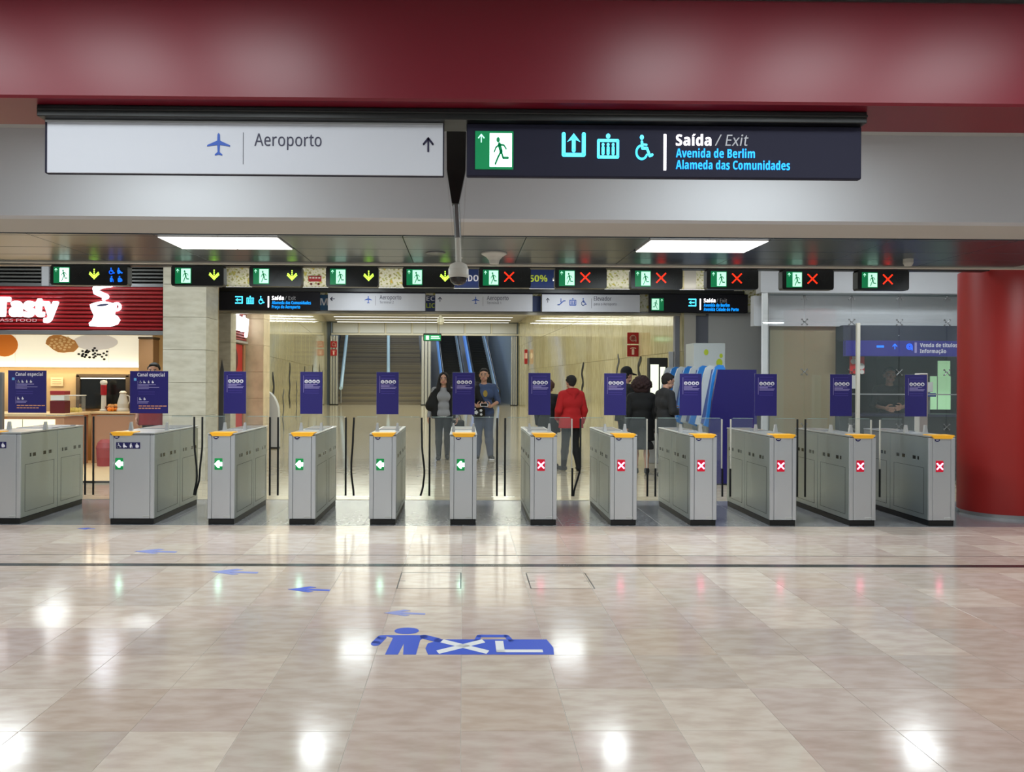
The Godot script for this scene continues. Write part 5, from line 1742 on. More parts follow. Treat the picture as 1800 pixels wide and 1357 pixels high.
	st = S(); bx(st, Vector3(0, 0.27, 0), Vector3(0.24, 0.09, 0.2), 0.006); commit(st, "white_box", M.paper, t)
	st = S(); bx(st, Vector3(0, 0.36, 0), Vector3(0.26, 0.07, 0.2), 0.006); commit(st, "red_lid", M.banner_red, t)
	t = thing("pastry_case", "small glass case with pale yellow pastries on the counter", "glass case", V(-7.1, 0.98, 14.6))
	for q in [[-0.155, 0.15, 0.0, 0.01, 0.3, 0.24], [0.155, 0.15, 0.0, 0.01, 0.3, 0.24], [0, 0.15, 0.12, 0.31, 0.3, 0.01]]:
		st = S(); bx(st, Vector3(q[0], q[1], q[2]), Vector3(q[3], q[4], q[5])); commit(st, "pane", M.clear_glass, t)
	st = S(); bx(st, Vector3(0, 0.305, 0), Vector3(0.34, 0.015, 0.27), 0.004); commit(st, "lid", M.paper, t)
	st = S()
	for k in 5: lathe(st, [Vector2(0, 0.09), Vector2(0.03, 0.075), Vector2(0.045, 0.035), Vector2(0.035, 0.0), Vector2(0, 0)], 10, Vector3(-0.11 + 0.055 * k, 0.0, 0.02 * (k % 2)))
	commit(st, "pastries", M.yellow_food, t)
	t = thing("beer_tap", "tall white and red tap tower in front of the dark hatch", "tap", V(-6.76, y, 15.05))
	st = S(); lathe(st, [Vector2(0, 0), Vector2(0.07, 0), Vector2(0.07, 0.02), Vector2(0.045, 0.04), Vector2(0.04, 0.3), Vector2(0.05, 0.34)], 16, Vector3.ZERO); commit(st, "column", M.white_plastic, t)
	st = S(); lathe(st, [Vector2(0.052, 0.3), Vector2(0.055, 0.48), Vector2(0.05, 0.5)], 16, Vector3.ZERO); commit(st, "red_band", M.bin_red, t)
	st = S(); lathe(st, [Vector2(0.05, 0.49), Vector2(0.065, 0.53), Vector2(0.055, 0.57), Vector2(0, 0.58)], 16, Vector3.ZERO); commit(st, "head", M.white_plastic, t)
	t = thing("juicer", "white jug shaped juicer at the right end of the serving counter", "juicer", V(-6.4, y, 15.05))
	st = S(); lathe(st, [Vector2(0, 0), Vector2(0.11, 0), Vector2(0.11, 0.03), Vector2(0.095, 0.06), Vector2(0.1, 0.14), Vector2(0.07, 0.26), Vector2(0.055, 0.32), Vector2(0.07, 0.35), Vector2(0.03, 0.38), Vector2(0, 0.38)], 20, Vector3.ZERO); commit(st, "jug", M.white_plastic, t)
	st = S(); tube(st, [Vector3(0.07, 0.3, 0), Vector3(0.12, 0.28, 0), Vector3(0.125, 0.18, 0), Vector3(0.09, 0.12, 0)], 0.012, 8); commit(st, "handle", M.white_plastic, t)
	t = thing("bread_basket", "brown basket of bread rolls at the foot of the tap tower", "basket", V(-6.62, y, 15.17))
	st = S(); lathe(st, [Vector2(0, 0), Vector2(0.14, 0), Vector2(0.18, 0.08), Vector2(0.17, 0.085), Vector2(0.13, 0.02), Vector2(0, 0.02)], 18, Vector3.ZERO); commit(st, "basket", M.brown_food, t)
	for k in 4:
		st = S(); lathe(st, [Vector2(0, 0.13), Vector2(0.035, 0.12), Vector2(0.05, 0.08), Vector2(0.03, 0.04), Vector2(0, 0.03)], 12, Vector3(0.075 * cos(k * 1.6), 0, 0.06 * sin(k * 1.6))); commit(st, "roll", M.pastry, t)
	for k in 3:
		var og2 := thing("orange", "orange lying between the basket and the white juicer, %s one" % ["nearest", "middle", "rear"][k], "orange", V(-6.6 + 0.035 * k, y, 14.93 + 0.06 * k), "oranges on the serving counter")
		st = S(); lathe(st, [Vector2(0, 0.078), Vector2(0.02, 0.075), Vector2(0.036, 0.055), Vector2(0.04, 0.04), Vector2(0.034, 0.015), Vector2(0.015, 0.002), Vector2(0, 0)], 14, Vector3.ZERO); commit(st, "fruit", M.orange_food, og2)
	t = thing("menu_card", "pale menu card on the kiosk back wall left of the hatch", "card", V(-7.75, 1.45, 15.28))
	st = S(); bx(st, Vector3(0, 0.08, 0), Vector3(0.24, 0.17, 0.01), 0.002); commit(st, "card", M.kiosk_cream, t)
	st = S()
	for k in 3: bx(st, Vector3(0, 0.04 + 0.04 * k, 0.006), Vector3(0.17, 0.008, 0.002))
	commit(st, "print", M.kiosk_wood_dark, t)
	t = thing("waste_bin", "round red waste bin before the serving counter", "bin", V(-6.42, 0.03, 14.4))
	st = S(); lathe(st, [Vector2(0, 0), Vector2(0.15, 0), Vector2(0.165, 0.3), Vector2(0.16, 0.31)], 24, Vector3.ZERO); commit(st, "body", M.bin_red, t)
	st = S(); lathe(st, [Vector2(0.168, 0.3), Vector2(0.17, 0.33), Vector2(0.14, 0.42), Vector2(0.09, 0.47), Vector2(0, 0.48)], 24, Vector3.ZERO); commit(st, "lid", M.banner_red, t)

func ticket_office() -> void:
	var st := S()
	st = S(); ext(st, 4.3, 4.97, 0, 2.97, 16.15, 16.3); struct(st, "wall_recess", M.plaster_blue)
	st = S(); ext(st, 4.97, 6.4, 0, 2.97, 16.12, 16.25); struct(st, "wall_white", M.plaster_white)
	# the partition between the glass front and the white wall
	st = S()
	prism(st, PackedVector2Array([Vector2(4.66, 12.42), Vector2(4.76, 12.42), Vector2(6.3, 16.1), Vector2(6.2, 16.1)]), 0.0, 4.12, Transform3D(Basis(Vector3.RIGHT, Vector3.FORWARD, Vector3.UP), Vector3.ZERO))
	struct(st, "wall_side", M.plaster_white)
	st = S(); ext(st, 4.64, 10.0, 2.99, 4.12, 12.4, 12.6); struct(st, "wall_over_office", M.plaster)
	st = S(); ext(st, 4.7, 10.0, 2.5, 2.99, 12.85, 13.0); struct(st, "trim_5", M.plaster_grey)
	st = S(); ext(st, 5.0, 6.08, 0, 2.5, 12.95, 13.1); struct(st, "wall_olive", M.olive_wall)
	# glass front
	var t := thing("glass_front", "tall glass front with round steel fittings beside the ticket office", "glass wall", V(0, 0, 12.36))
	var xs := [4.66, 5.31, 6.05, 6.8, 7.55, 8.3]
	for i in xs.size() - 1:
		for r in [[0.02, 2.525], [2.535, 2.985]]:
			st = S(); bx(st, Vector3((xs[i] + xs[i + 1]) / 2, (r[0] + r[1]) / 2, 0), Vector3(xs[i + 1] - xs[i] - 0.008, r[1] - r[0], 0.012), 0.002)
			commit(st, "pane", M.clear_glass, t)
	for i in range(1, xs.size() - 1):
		for yy in [0.9, 1.75, 2.53, 2.93]:
			st = S()
			for q in [[-0.042, 0.04], [0.042, 0.04], [-0.042, -0.04], [0.042, -0.04]]:
				if yy > 2.9 and q[1] > 0: continue
				lathe(st, [Vector2(0, 0.0), Vector2(0.022, 0.0), Vector2(0.018, 0.012), Vector2(0, 0.014)], 12, Vector3.ZERO)
				tube(st, [Vector3(0, 0, 0.012), Vector3(q[0], q[1], 0.014)], 0.005, 6)
				var a := []
				pdisc(a, 0.5, 0.5, 0.5, 12)
				polys(st, a, Vector3(q[0], q[1], 0.008), Vector2(0.026, 0.026), 0.01)
			commit(st, "fitting", M.grey_metal, t, Vector3(xs[i], yy, 0))
	# office
	t = thing("ticket_office", "dark ticket office front with a purple lintel", "office front", V(7.2, 0, 13.0))
	st = S(); bx(st, Vector3(0, 2.385, 0.12), Vector3(2.2, 0.25, 0.3), 0.004); commit(st, "lintel", M.office_lintel, t)
	st = S(); bx(st, Vector3(0, 0.52, -0.1), Vector3(2.2, 1.04, 0.5), 0.006); commit(st, "counter", M.office_dark, t)
	st = S(); bx(st, Vector3(0, 1.06, -0.08), Vector3(2.2, 0.04, 0.6), 0.004); commit(st, "counter_top", M.office_lintel, t)
	st = S(); bx(st, Vector3(0, 1.4, 0.14), Vector3(2.2, 0.02, 0.02)); commit(st, "glass_rail", M.pale_metal, t)
	st = S(); ext(st, 6.08, 9.9, 0, 2.99, 15.9, 16.0); struct(st, "wall_office_back", M.office_dark)
	st = S(); ext(st, 5.98, 6.08, 0, 2.99, 13.1, 15.9); struct(st, "wall_office_left", M.office_dark)
	st = S(); ext(st, 8.3, 8.4, 0, 2.99, 12.4, 15.9); struct(st, "wall_office_right", M.office_dark)
	st = S(); ext(st, 5.98, 9.9, 2.9, 2.99, 13.0, 15.9); struct(st, "ceiling", M.office_dark)
	t = thing("office_sign", "blue sign reading Venda de títulos, Informação over the ticket office", "sign", V(7.08, 2.01, 12.62))
	st = S(); bx(st, Vector3(0, 0.125, -0.05), Vector3(1.98, 0.25, 0.1), 0.006); commit(st, "board", M.office_blue, t)
	for k in 3:
		pic(["ticket", "up", "hose"][k], [0.12, 0.09, 0.12][k], Vector3(-0.44 + 0.235 * k, 0.155, 0.002), M.led_blue, t, "lit_pictogram", 0.07 if k == 0 else 0.0)
	st = S(); bx(st, Vector3(0.13, 0.14, 0.003), Vector3(0.035, 0.165, 0.004)); commit(st, "lit_rule", M.faint_print, t)
	lettering("Venda de títulos", 0.062, M.white_print, t, Vector3(0.2, 0.15 - 0.062 * DESC, 0.002), true, 0.6)
	lettering("Informação", 0.062, M.white_print, t, Vector3(0.2, 0.055 - 0.062 * DESC, 0.002), true, 0.42)
	t = thing("poster", "red poster with white discs inside the ticket office glass", "poster", V(6.36, 1.73, 12.8))
	st = S(); bx(st, Vector3(0, 0.14, 0), Vector3(0.24, 0.28, 0.006), 0.001); commit(st, "sheet", M.poster_red, t)
	for q in [[-0.06, 0.2, 0.09], [0.07, 0.12, 0.1], [0.08, 0.03, 0.07], [-0.06, 0.265, 0.05]]:
		st = S(); var a := []; pdisc(a, 0.5, 0.5, 0.5, 16); polys(st, a, Vector3(q[0], q[1], 0.003), Vector2(q[2], q[2])); commit(st, "white_disc", M.paper, t)
	t = thing("notice_paper", "white paper notice below the red poster", "notice", V(6.32, 1.49, 12.8))
	st = S(); bx(st, Vector3(0, 0.11, 0), Vector3(0.15, 0.22, 0.005), 0.001); commit(st, "sheet", M.paper, t)
	st = S()
	for k in 5: bx(st, Vector3(0, 0.05 + 0.03 * k, 0.003), Vector3(0.11, 0.006, 0.001))
	commit(st, "print", M.plaster_grey, t)
	t = thing("office_screen", "small pale card holder on the ticket office counter", "card holder", V(7.62, 1.08, 12.95))
	st = S(); tube(st, [Vector3(0, 0, 0), Vector3(0, 0.36, 0)], 0.02, 8); commit(st, "stem", M.grey_metal, t)
	st = S(); bx(st, Vector3(0, 0.44, 0), Vector3(0.13, 0.16, 0.02), 0.004); commit(st, "card", M.paper, t)
	st = S(); bx(st, Vector3(0, 0.31, 0.0), Vector3(0.2, 0.06, 0.08), 0.006); commit(st, "tray", M.machine_blue_dark, t)
	t = thing("lit_window", "bright pale green lit window at the right end of the ticket office", "window", V(8.02, 1.15, 13.3))
	st = S(); bx(st, Vector3(0, 0.27, 0), Vector3(0.34, 0.56, 0.03), 0.004); commit(st, "lit_pane", M.window_green, t)
	st = S(); bx(st, Vector3(0.06, 0.68, 0), Vector3(0.2, 0.26, 0.03), 0.004); commit(st, "lit_top_pane", M.window_green, t)
	st = S(); bx(st, Vector3(-0.06, 0.27, 0.016), Vector3(0.01, 0.56, 0.01)); commit(st, "bar", M.grey_metal, t)
	t = thing("post", "slender white post standing before the ticket office glass", "post", V(6.1, 0, 12.25))
	st = S(); bx(st, Vector3(0, 1.26, 0), Vector3(0.055, 2.5, 0.055), 0.008); commit(st, "shaft", M.trim_light, t)
	st = S(); bx(st, Vector3(0, 0.01, 0), Vector3(0.14, 0.02, 0.14), 0.004); commit(st, "foot", M.pale_metal, t)
	t = thing("post", "short square beige post behind the last gate", "post", V(6.22, 0, 10.75))
	st = S(); bx(st, Vector3(0, 0.86, 0), Vector3(0.12, 1.72, 0.12), 0.008); commit(st, "shaft", M.plaster_warm, t)
	st = S(); bx(st, Vector3(0, 0.01, 0), Vector3(0.2, 0.02, 0.2), 0.004); commit(st, "foot", M.pale_metal, t)
	# ticket machines in a row, facing left
	for k in 4:
		var nm: String = ["nearest the purple screen", "second from the purple screen", "third from the purple screen", "farthest from the purple screen"][k]
		t = thing("ticket_machine", "ticket machine with a leaning blue fin, %s" % nm, "ticket machine", V(3.97 - 0.055 * k, 0, 12.75 + 0.66 * k), "ticket machines")
		st = S(); bx(st, Vector3(0.36, 0.85, 0), Vector3(0.5, 1.66, 0.5), 0.02); commit(st, "cabinet", M.machine_white, t)
		st = S(); bx(st, Vector3(0.34, 0.02, 0), Vector3(0.52, 0.04, 0.52), 0.004); commit(st, "plinth", M.plinth, t)
		var fin := PackedVector2Array([Vector2(-0.18, 0.9), Vector2(-0.05, 0.85), Vector2(0.0, 1.0), Vector2(0.08, 1.35), Vector2(0.13, 1.7), Vector2(0.15, 1.8), Vector2(0.12, 1.85), Vector2(0.05, 1.86), Vector2(-0.01, 1.82), Vector2(-0.05, 1.7), Vector2(-0.1, 1.35), Vector2(-0.14, 1.05)])
		st = S(); prism(st, fin, 0.2, 0.26); commit(st, "fin", M.machine_blue, t)
		st = S(); prism(st, fin, -0.26, -0.2); commit(st, "fin", M.machine_white, t)
		st = S(); bx(st, Vector3.ZERO, Vector3(0.03, 0.9, 0.4), 0.004, Transform3D(Basis(Vector3.BACK, -0.2), Vector3(-0.0, 1.35, 0))); commit(st, "screen", M.machine_blue_dark, t)
		st = S(); var ho := []; pdisc(ho, 0.5, 0.5, 0.5, 14); polys(st, ho, Vector3(-0.0, 1.55, 0.26), Vector2(0.07, 0.16), 0.004); commit(st, "slot", M.machine_blue_dark, t)
	t = thing("purple_screen", "tall dark purple screen panel at the near end of the ticket machines", "screen panel", V(4.2, 0, 12.27))
	st = S(); prism(st, PackedVector2Array([Vector2(-0.42, 0.0), Vector2(0.34, 0.0), Vector2(0.32, 1.78), Vector2(-0.28, 1.78), Vector2(-0.36, 1.3), Vector2(-0.40, 0.9)]), -0.03, 0.03); commit(st, "panel", M.purple_panel, t)
	st = S(); bx(st, Vector3(-0.04, 0.01, 0), Vector3(0.82, 0.02, 0.2), 0.004); commit(st, "foot", M.plinth, t)
	t = thing("notice_box", "white box with pale green dots above the ticket machines", "box", V(4.26, 1.68, 13.9))
	st = S(); bx(st, Vector3(0, 0.29, -0.1), Vector3(0.55, 0.58, 0.5), 0.008); commit(st, "box", M.machine_white, t)
	for q in [[-0.06, 0.42, 0.08], [0.17, 0.24, 0.11], [0.2, 0.36, 0.06]]:
		st = S(); var a := []; pdisc(a, 0.5, 0.5, 0.5, 14); polys(st, a, Vector3(q[0], q[1], 0.151), Vector2(q[2], q[2] * 1.3), 0.002); commit(st, "green_dot", M.banner_lime, t)

func fire_sign(kind: String, label: String, at: Vector3, s: float) -> void:
	var t := thing("fire_sign", label, "sign", at, "fire signs")
	var st := S()
	bx(st, Vector3(0, 0, 0), Vector3(s, s, 0.02), 0.003)
	commit(st, "plate", M.fire_red, t)
	pic(kind, s * 0.7, Vector3(0, 0, 0.01), M.fire_white, t)

func small_things() -> void:
	fire_sign("hose", "red fire hose sign high on the right passage wall", V(4.15, 2.645, 19.5), 0.28)
	fire_sign("extinguisher", "red fire extinguisher sign under the hose sign on the right passage wall", V(4.15, 2.335, 19.5), 0.28)
	fire_sign("hose", "small far red hose sign on the post at the left end", V(-8.1, 3.78, 49.70), 0.40)
	fire_sign("extinguisher", "small far red extinguisher sign on the post at the left end", V(-8.1, 3.27, 49.70), 0.40)
	var st := S()
	var t: Node3D
	t = thing("alarm_box", "small red alarm box on the far right passage wall", "alarm", V(3.44, 2.9, 44.0))
	st = S(); bx(st, Vector3.ZERO, Vector3(0.16, 0.8, 0.3), 0.02); commit(st, "case", M.fire_red, t)
	st = S(); bx(st, Vector3(-0.085, 0.05, 0.0), Vector3(0.02, 0.3, 0.15), 0.004); bx(st, Vector3(0, 0.05, 0.155), Vector3(0.1, 0.3, 0.01)); commit(st, "cover", M.fire_white, t)
	# lit machine let into the right passage wall
	t = thing("lit_wall_machine", "dark framed wall machine with two bright panes behind the waiting people", "machine", V(4.1, 1.0, 17.0))
	t.position = V(3.78, 1.0, 15.5)
	st = S(); bx(st, Vector3(0, 0.5, 0), Vector3(0.36, 1.1, 0.2), 0.01); commit(st, "frame", M.office_dark, t)
	st = S(); bx(st, Vector3(-0.08, 0.62, 0.101), Vector3(0.16, 0.6, 0.01)); commit(st, "lit_pane", M.bright_panel, t)
	st = S(); bx(st, Vector3(0.08, 0.62, 0.101), Vector3(0.1, 0.5, 0.01)); commit(st, "lit_pane", M.bright_panel, t)
	st = S(); bx(st, Vector3(0, -0.5, 0), Vector3(0.36, 1.0, 0.2), 0.01); commit(st, "base", M.plaster_grey, t)
	t = thing("wall_vent", "narrow grey recess panel at the near end of the right passage wall", "vent", V(4.3, 1.72, 15.97))
	t.position = V(4.17, 1.72, 15.97)
	st = S(); bx(st, Vector3(0, 0.22, 0), Vector3(0.1, 0.5, 0.02), 0.003); commit(st, "panel", M.plaster_grey, t)
	st = S(); bx(st, Vector3(0.055, 0.22, 0), Vector3(0.012, 0.5, 0.03)); commit(st, "dark_edge", M.office_dark, t)
	# metro sign and curved machine at the left wall
	t = thing("metro_sign", "dark red board with a white M at the left passage wall", "sign", V(-4.60, 1.30, 18.32))
	st = S(); bx(st, Vector3(0, 0.22, 0), Vector3(0.2, 0.46, 0.04), 0.004); commit(st, "board", M.dark_red, t)
	st = S(); var mm := []; pline(mm, [Vector2(0.0, 0.1), Vector2(0.22, 0.9), Vector2(0.5, 0.2), Vector2(0.78, 0.9), Vector2(1.0, 0.1)], 0.12); polys(st, mm, Vector3(-0.01, 0.3, 0.02), Vector2(0.16, 0.18), 0.004); commit(st, "letter", M.fire_white, t)
	st = S(); bx(st, Vector3(0, 0.72, 0), Vector3(0.2, 0.5, 0.04), 0.004); commit(st, "grey_header", M.plaster_blue, t)
	t = thing("curved_machine", "grey machine with a rounded top below the red metro board", "machine", V(-4.42, 0.0, 18.42))
	var q := PackedVector2Array([Vector2(-0.2, 0.0), Vector2(0.17, 0.0), Vector2(0.17, 0.75)])
	for k in 7: q.append(Vector2(-0.2 + 0.37 * cos(PI / 2 * k / 6), 0.8 + 0.55 * sin(PI / 2 * k / 6)))
	st = S(); prism(st, q, -0.1, 0.1); commit(st, "case", M.plaster_grey, t)
	st = S(); bx(st, Vector3(-0.02, 0.02, 0), Vector3(0.38, 0.04, 0.22), 0.004); commit(st, "plinth", M.plinth, t)
	# ceiling fittings
	t = thing("smoke_detector", "white funnel shaped detector under the dark panels right of the dome camera", "detector", V(0.305, 2.78, 8.1))
	st = S(); lathe(st, [Vector2(0, 0.0), Vector2(0.045, 0.0), Vector2(0.055, 0.04), Vector2(0.085, 0.075), Vector2(0.13, 0.1), Vector2(0.13, 0.113), Vector2(0, 0.113)], 24, Vector3.ZERO); commit(st, "case", M.white_plastic, t)
	t = thing("smoke_detector", "small round detector under the dark panels near the red column", "detector", V(4.66, 2.815, 8.3))
	st = S(); lathe(st, [Vector2(0, 0.0), Vector2(0.035, 0.005), Vector2(0.05, 0.035), Vector2(0.05, 0.078), Vector2(0, 0.078)], 18, Vector3.ZERO); commit(st, "case", M.white_plastic, t)
	t = thing("ceiling_disc", "flat pale disc in the dark panels left of the dome camera", "ceiling disc", V(-0.29, 2.88, 8.1))
	st = S(); lathe(st, [Vector2(0, 0.0), Vector2(0.09, 0.0), Vector2(0.1, 0.006), Vector2(0.1, 0.013), Vector2(0, 0.013)], 24, Vector3.ZERO); commit(st, "case", M.grey_metal, t)

func people() -> void:
	var v := func(x, y, z): return Vector3(x, y, z)
	# walking couple
	var p := person("person with long dark hair in a grey top and open black cape, walking", V(-0.40, 0.004, 15.98), 0.04, 1.72, {
		"top": "grey_knit", "trousers": "dark_denim", "shoes": "black_cloth", "hem": 0.86, "slim": 0.94, "bulk": 0.0, "look": -0.08,
		"er": v.call(-0.25, 1.14, -0.03), "wr": v.call(-0.30, 0.87, 0.03), "el": v.call(0.25, 1.12, -0.02), "wl": v.call(0.27, 0.86, 0.06), "kl": v.call(0.085, 0.5, 0.05), "al": v.call(0.075, 0.085, -0.06), "tl": v.call(0.085, 0.03, 0.09), "ar": v.call(-0.095, 0.085, 0.04), "tr": v.call(-0.12, 0.03, 0.19),
		"hair_mat": "black_hair", "hair_shape": [[v.call(0, 0.05, -0.025), v.call(0, 0.05, -0.025), 0.098, 0.098], [v.call(-0.075, 0.02, 0.0), v.call(-0.11, -0.22, 0.05), 0.036, 0.045], [v.call(0.075, 0.02, 0.0), v.call(0.11, -0.22, 0.05), 0.036, 0.045], [v.call(0, 0.0, -0.065), v.call(0, -0.2, -0.09), 0.08, 0.06], [v.call(-0.05, 0.085, 0.05), v.call(-0.08, 0.02, 0.055), 0.026, 0.022], [v.call(0.05, 0.085, 0.05), v.call(0.08, 0.02, 0.055), 0.026, 0.022]]})
	solid("cape", [[v.call(-0.15, 1.40, -0.02), v.call(-0.25, 1.1, 0.0), 0.085, 0.125], [v.call(0.15, 1.40, -0.02), v.call(0.25, 1.1, 0.0), 0.085, 0.125], [v.call(-0.1, 1.42, -0.06), v.call(0.1, 1.42, -0.06), 0.08, 0.08], [v.call(-0.08, 1.2, -0.09), v.call(0.08, 1.2, -0.09), 0.1, 0.1], [v.call(-0.15, 1.38, 0.04), v.call(-0.185, 0.88, 0.06), 0.05, 0.065], [v.call(0.15, 1.38, 0.04), v.call(0.185, 0.88, 0.06), 0.05, 0.065], [v.call(-0.1, 0.95, -0.08), v.call(0.1, 0.95, -0.08), 0.09, 0.09]], 0.014, 0.04, M.black_cloth, p, [[Vector3.DOWN, -0.84]])
	var b := thing("handbag", "black leather handbag carried by the person with long dark hair", "bag", V(-0.13, 0.58, 15.93))
	var st := S(); bx(st, Vector3(0, 0.11, 0), Vector3(0.3, 0.22, 0.1), 0.03); commit(st, "body", M.black_leather, b)
	st = S(); tube(st, [v.call(-0.09, 0.2, 0), v.call(-0.06, 0.3, 0), v.call(0.0, 0.325, 0), v.call(0.06, 0.3, 0), v.call(0.09, 0.2, 0)], 0.011, 8); commit(st, "strap", M.black_leather, b)
	p = person("person in a faded blue T-shirt and jeans holding a white phone", V(0.41, 0.004, 16.0), -0.06, 1.80, {
		"top": "tee_blue", "trousers": "denim", "shoes": "black_cloth", "sleeve": 0.0, "hem": 0.87, "loose": 0.012, "look": -0.1, "nod": -0.05, "bulk": 0.006,
		"er": v.call(-0.27, 1.13, 0.0), "wr": v.call(-0.12, 1.04, 0.22), "el": v.call(0.28, 1.13, 0.0), "wl": v.call(0.13, 1.04, 0.22), "hdr": v.call(0.75, 0.25, 0.6).normalized(), "hdl": v.call(-0.75, 0.25, 0.6).normalized(), "hnr": v.call(0.4, 0.7, -0.5), "hnl": v.call(-0.4, 0.7, -0.5), "curl": 0.5,
		"kr": v.call(-0.115, 0.5, 0.04), "ar": v.call(-0.13, 0.085, 0.02), "tr": v.call(-0.17, 0.03, 0.16), "al": v.call(0.13, 0.085, -0.03), "tl": v.call(0.18, 0.03, 0.1)})
	solid("draped_jacket", [[v.call(-0.13, 1.46, -0.03), v.call(-0.14, 1.40, 0.07), 0.06, 0.055], [v.call(-0.15, 1.38, 0.08), v.call(-0.06, 1.14, 0.12), 0.065, 0.05], [v.call(-0.2, 1.36, 0.04), v.call(-0.2, 1.12, 0.08), 0.075, 0.06], [v.call(-0.05, 1.14, 0.12), v.call(0.03, 1.09, 0.125), 0.045, 0.03]], 0.013, 0.04, M.black_cloth, p)
	st = S(); var a := []; pdisc(a, 0.5, 0.5, 0.5, 18); polys(st, a, v.call(0.03, 1.29, 0.118), Vector2(0.085, 0.13), 0.008); commit(st, "shirt_print", M.mustard, p)
	for s in [-1.0, 1.0]:
		st = S(); bx(st, v.call(s * 0.16, 0.012, 0.06 if s < 0 else 0.02), v.call(0.095, 0.024, 0.29), 0.008); commit(st, "shoe_sole", M.white_rubber, p)
	b = thing("phone", "white phone held by the person in the blue T-shirt", "phone", V(0.405, 1.11, 15.66))
	st = S(); bx(st, Vector3.ZERO, v.call(0.15, 0.075, 0.009), 0.003, Transform3D(Basis(Vector3.RIGHT, -0.7), Vector3.ZERO)); commit(st, "case", M.phone, b)
	st = S(); bx(st, v.call(0, 0, 0.005), v.call(0.13, 0.062, 0.002), 0.0, Transform3D(Basis(Vector3.RIGHT, -0.7), Vector3.ZERO)); commit(st, "glass", M.screen_dark, b)
	b = thing("shoulder_bag", "black bag with white patches at the hip of the person in the blue T-shirt", "bag", V(0.30, 0.86, 15.80))
	st = S(); bx(st, v.call(0, 0.1, 0), v.call(0.26, 0.22, 0.12), 0.05); commit(st, "body", M.black_leather, b)
	st = S()
	for q in [[-0.05, 0.1, 0.07], [0.045, 0.14, 0.05], [0.05, 0.06, 0.045], [-0.07, 0.17, 0.03]]:
		var pp := PackedVector2Array()
		for k in 5: pp.append(Vector2(q[0] + q[2] * 0.6 * cos(TAU * k / 5), q[1] + q[2] * 0.6 * sin(TAU * k / 5)))
		prism(st, pp, 0.058, 0.064)
	commit(st, "white_patches", M.white_rubber, b)
	st = S(); tube(st, [v.call(-0.1, 0.2, 0.0), v.call(-0.14, 0.55, 0.02)], 0.012, 8); commit(st, "strap", M.black_leather, b)
	# pair before the gates, seen from behind
	p = person("person in a bright red hooded coat and black trousers, seen from behind", V(1.90, 0.004, 14.05), PI + 0.35, 1.66, {
		"top": "red_coat", "trousers": "black_cloth", "hem": 0.80, "bulk": 0.022, "collar": 0.075, "curl": 0.4, "top_name": "coat", "slim": 1.02,
		"er": v.call(-0.26, 1.12, -0.03), "wr": v.call(-0.25, 0.9, 0.05), "el": v.call(0.26, 1.13, 0.0), "wl": v.call(0.2, 0.98, 0.16), "kl": v.call(0.1, 0.5, 0.03), "al": v.call(0.12, 0.085, 0.06), "tl": v.call(0.16, 0.03, 0.2), "ar": v.call(-0.12, 0.085, -0.08), "tr": v.call(-0.17, 0.03, 0.06)})
	solid("hood", [[v.call(-0.06, 1.47, -0.06), v.call(0.06, 1.47, -0.06), 0.075, 0.075], [v.call(-0.09, 1.46, 0.0), v.call(-0.05, 1.45, -0.06), 0.055, 0.06], [v.call(0.09, 1.46, 0.0), v.call(0.05, 1.45, -0.06), 0.055, 0.06], [v.call(0, 1.36, -0.1), v.call(0, 1.44, -0.09), 0.05, 0.06]], 0.012, 0.03, M.red_coat, p)
	person("person with reddish brown hair in dark clothes, half hidden behind the red coat", V(1.56, 0.004, 14.55), PI - 0.5, 1.58, {
		"top": "black_cloth", "trousers": "dark_grey_cloth", "hem": 0.72, "bulk": 0.02, "top_name": "coat", "hair_mat": "brown_hair",
		"hair_shape": [[v.call(0, 0.05, -0.03), v.call(0, 0.05, -0.03), 0.105, 0.105], [v.call(0, -0.03, -0.06), v.call(0, 0.02, -0.05), 0.085, 0.09], [v.call(-0.07, 0.0, 0.0), v.call(-0.07, 0.05, 0.02), 0.04, 0.04], [v.call(0.07, 0.0, 0.0), v.call(0.07, 0.05, 0.02), 0.04, 0.04]]})
	# the queue at the ticket machines
	p = person("person in a dark jacket and dark peaked cap behind the eighth gate notice", V(3.02, 0.004, 14.75), PI / 2 + 0.5, 1.80, {"top": "black_cloth", "trousers": "black_cloth", "hem": 0.82, "bulk": 0.02, "top_name": "jacket"})
	solid("cap", [[v.call(0, 1.71, -0.005), v.call(0, 1.715, 0.005), 0.104, 0.104], [v.call(-0.04, 1.69, 0.09), v.call(-0.03, 1.655, 0.215), 0.014, 0.012], [v.call(0.04, 1.69, 0.09), v.call(0.03, 1.655, 0.215), 0.014, 0.012], [v.call(0, 1.695, 0.09), v.call(0, 1.657, 0.228), 0.016, 0.012]], 0.009, 0.025, M.black_cloth, p, [[Vector3.DOWN, -1.65]])
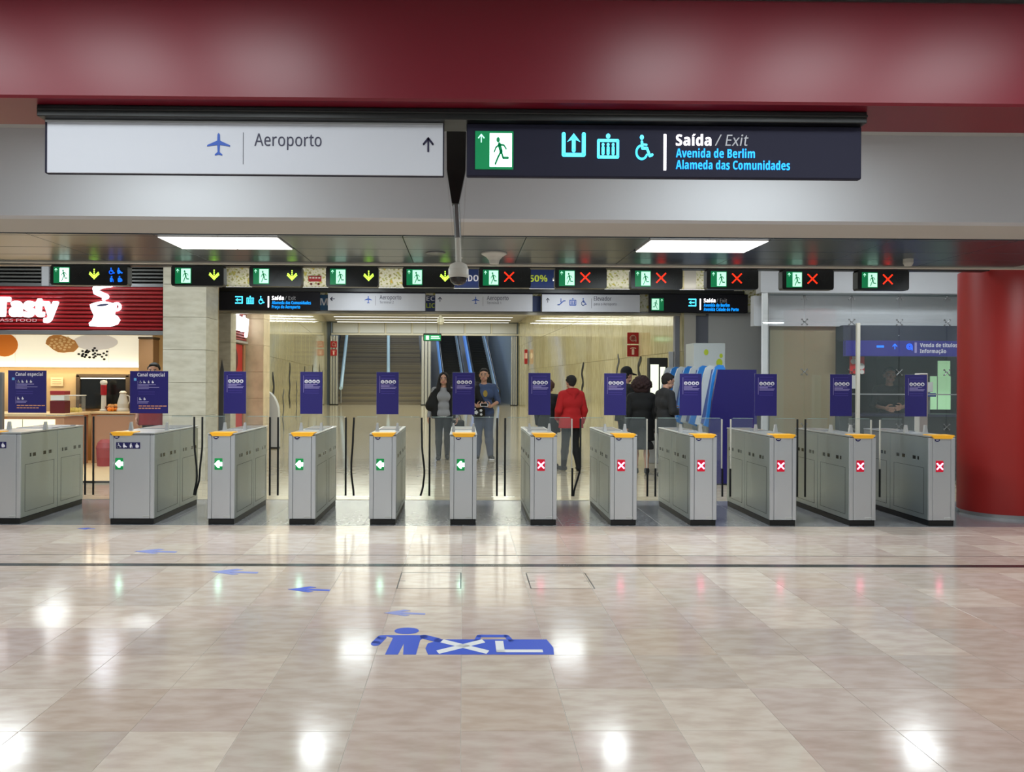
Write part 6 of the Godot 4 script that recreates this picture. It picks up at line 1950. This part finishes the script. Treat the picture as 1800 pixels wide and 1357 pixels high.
	var curls := [[v.call(0, 0.05, -0.03), v.call(0, 0.05, -0.03), 0.115, 0.115], [v.call(-0.06, -0.06, -0.06), v.call(0.06, -0.06, -0.06), 0.09, 0.09]]
	for k in 70:
		var u := k * 2.39996
		var h := 1.0 - 1.55 * k / 70.0
		var r := sqrt(maxf(0.0, 1.0 - h * h))
		var w := 0.125 + 0.02 * rng.randf() + (0.02 if h < 0.2 else 0.0)
		var c: Vector3 = v.call(r * cos(u) * w * 1.08, 0.03 + h * w, -0.035 + r * sin(u) * w)
		if c.z < 0.07:
			curls.append([c, c, 0.026 + 0.012 * rng.randf(), 0.026])
	person("person with big curly dark hair and a long black coat, seen from behind", V(3.05, 0.004, 13.62), PI - 0.1, 1.62, {
		"top": "black_cloth", "trousers": "black_cloth", "skirt": "dark_grey_cloth", "hem": 0.62, "bulk": 0.03, "top_name": "coat", "collar": 0.07, "hair_mat": "wine_hair", "hair_shape": curls})
	person("person in a dark grey suit reaching towards the ticket machines", V(3.32, 0.004, 13.05), PI / 2 + 0.25, 1.70, {
		"top": "dark_grey_cloth", "trousers": "dark_grey_cloth", "hem": 0.76, "bulk": 0.016, "top_name": "suit_jacket", "collar": 0.062, "nod": 0.25, "lean": v.call(0, -0.01, 0.03),
		"er": v.call(-0.25, 1.14, 0.0), "wr": v.call(-0.2, 1.12, 0.22), "el": v.call(0.25, 1.14, 0.0), "wl": v.call(0.16, 1.14, 0.22)})
	person("kiosk attendant in a dark red shirt behind the wide notice", V(-5.24, 0.034, 13.55), 0.15, 1.80, {"top": "uniform_red", "trousers": "black_cloth", "hem": 0.76, "bulk": 0.01, "sleeve": 0.3})
	person("clerk in a dark shirt standing inside the ticket office", V(7.4, 0.004, 13.75), -0.25, 1.82, {"top": "black_cloth", "trousers": "black_cloth", "hem": 0.84, "sleeve": 0.2, "er": v.call(-0.26, 1.14, 0.02), "wr": v.call(-0.12, 1.1, 0.24), "el": v.call(0.26, 1.14, 0.02), "wl": v.call(0.12, 1.12, 0.26)})
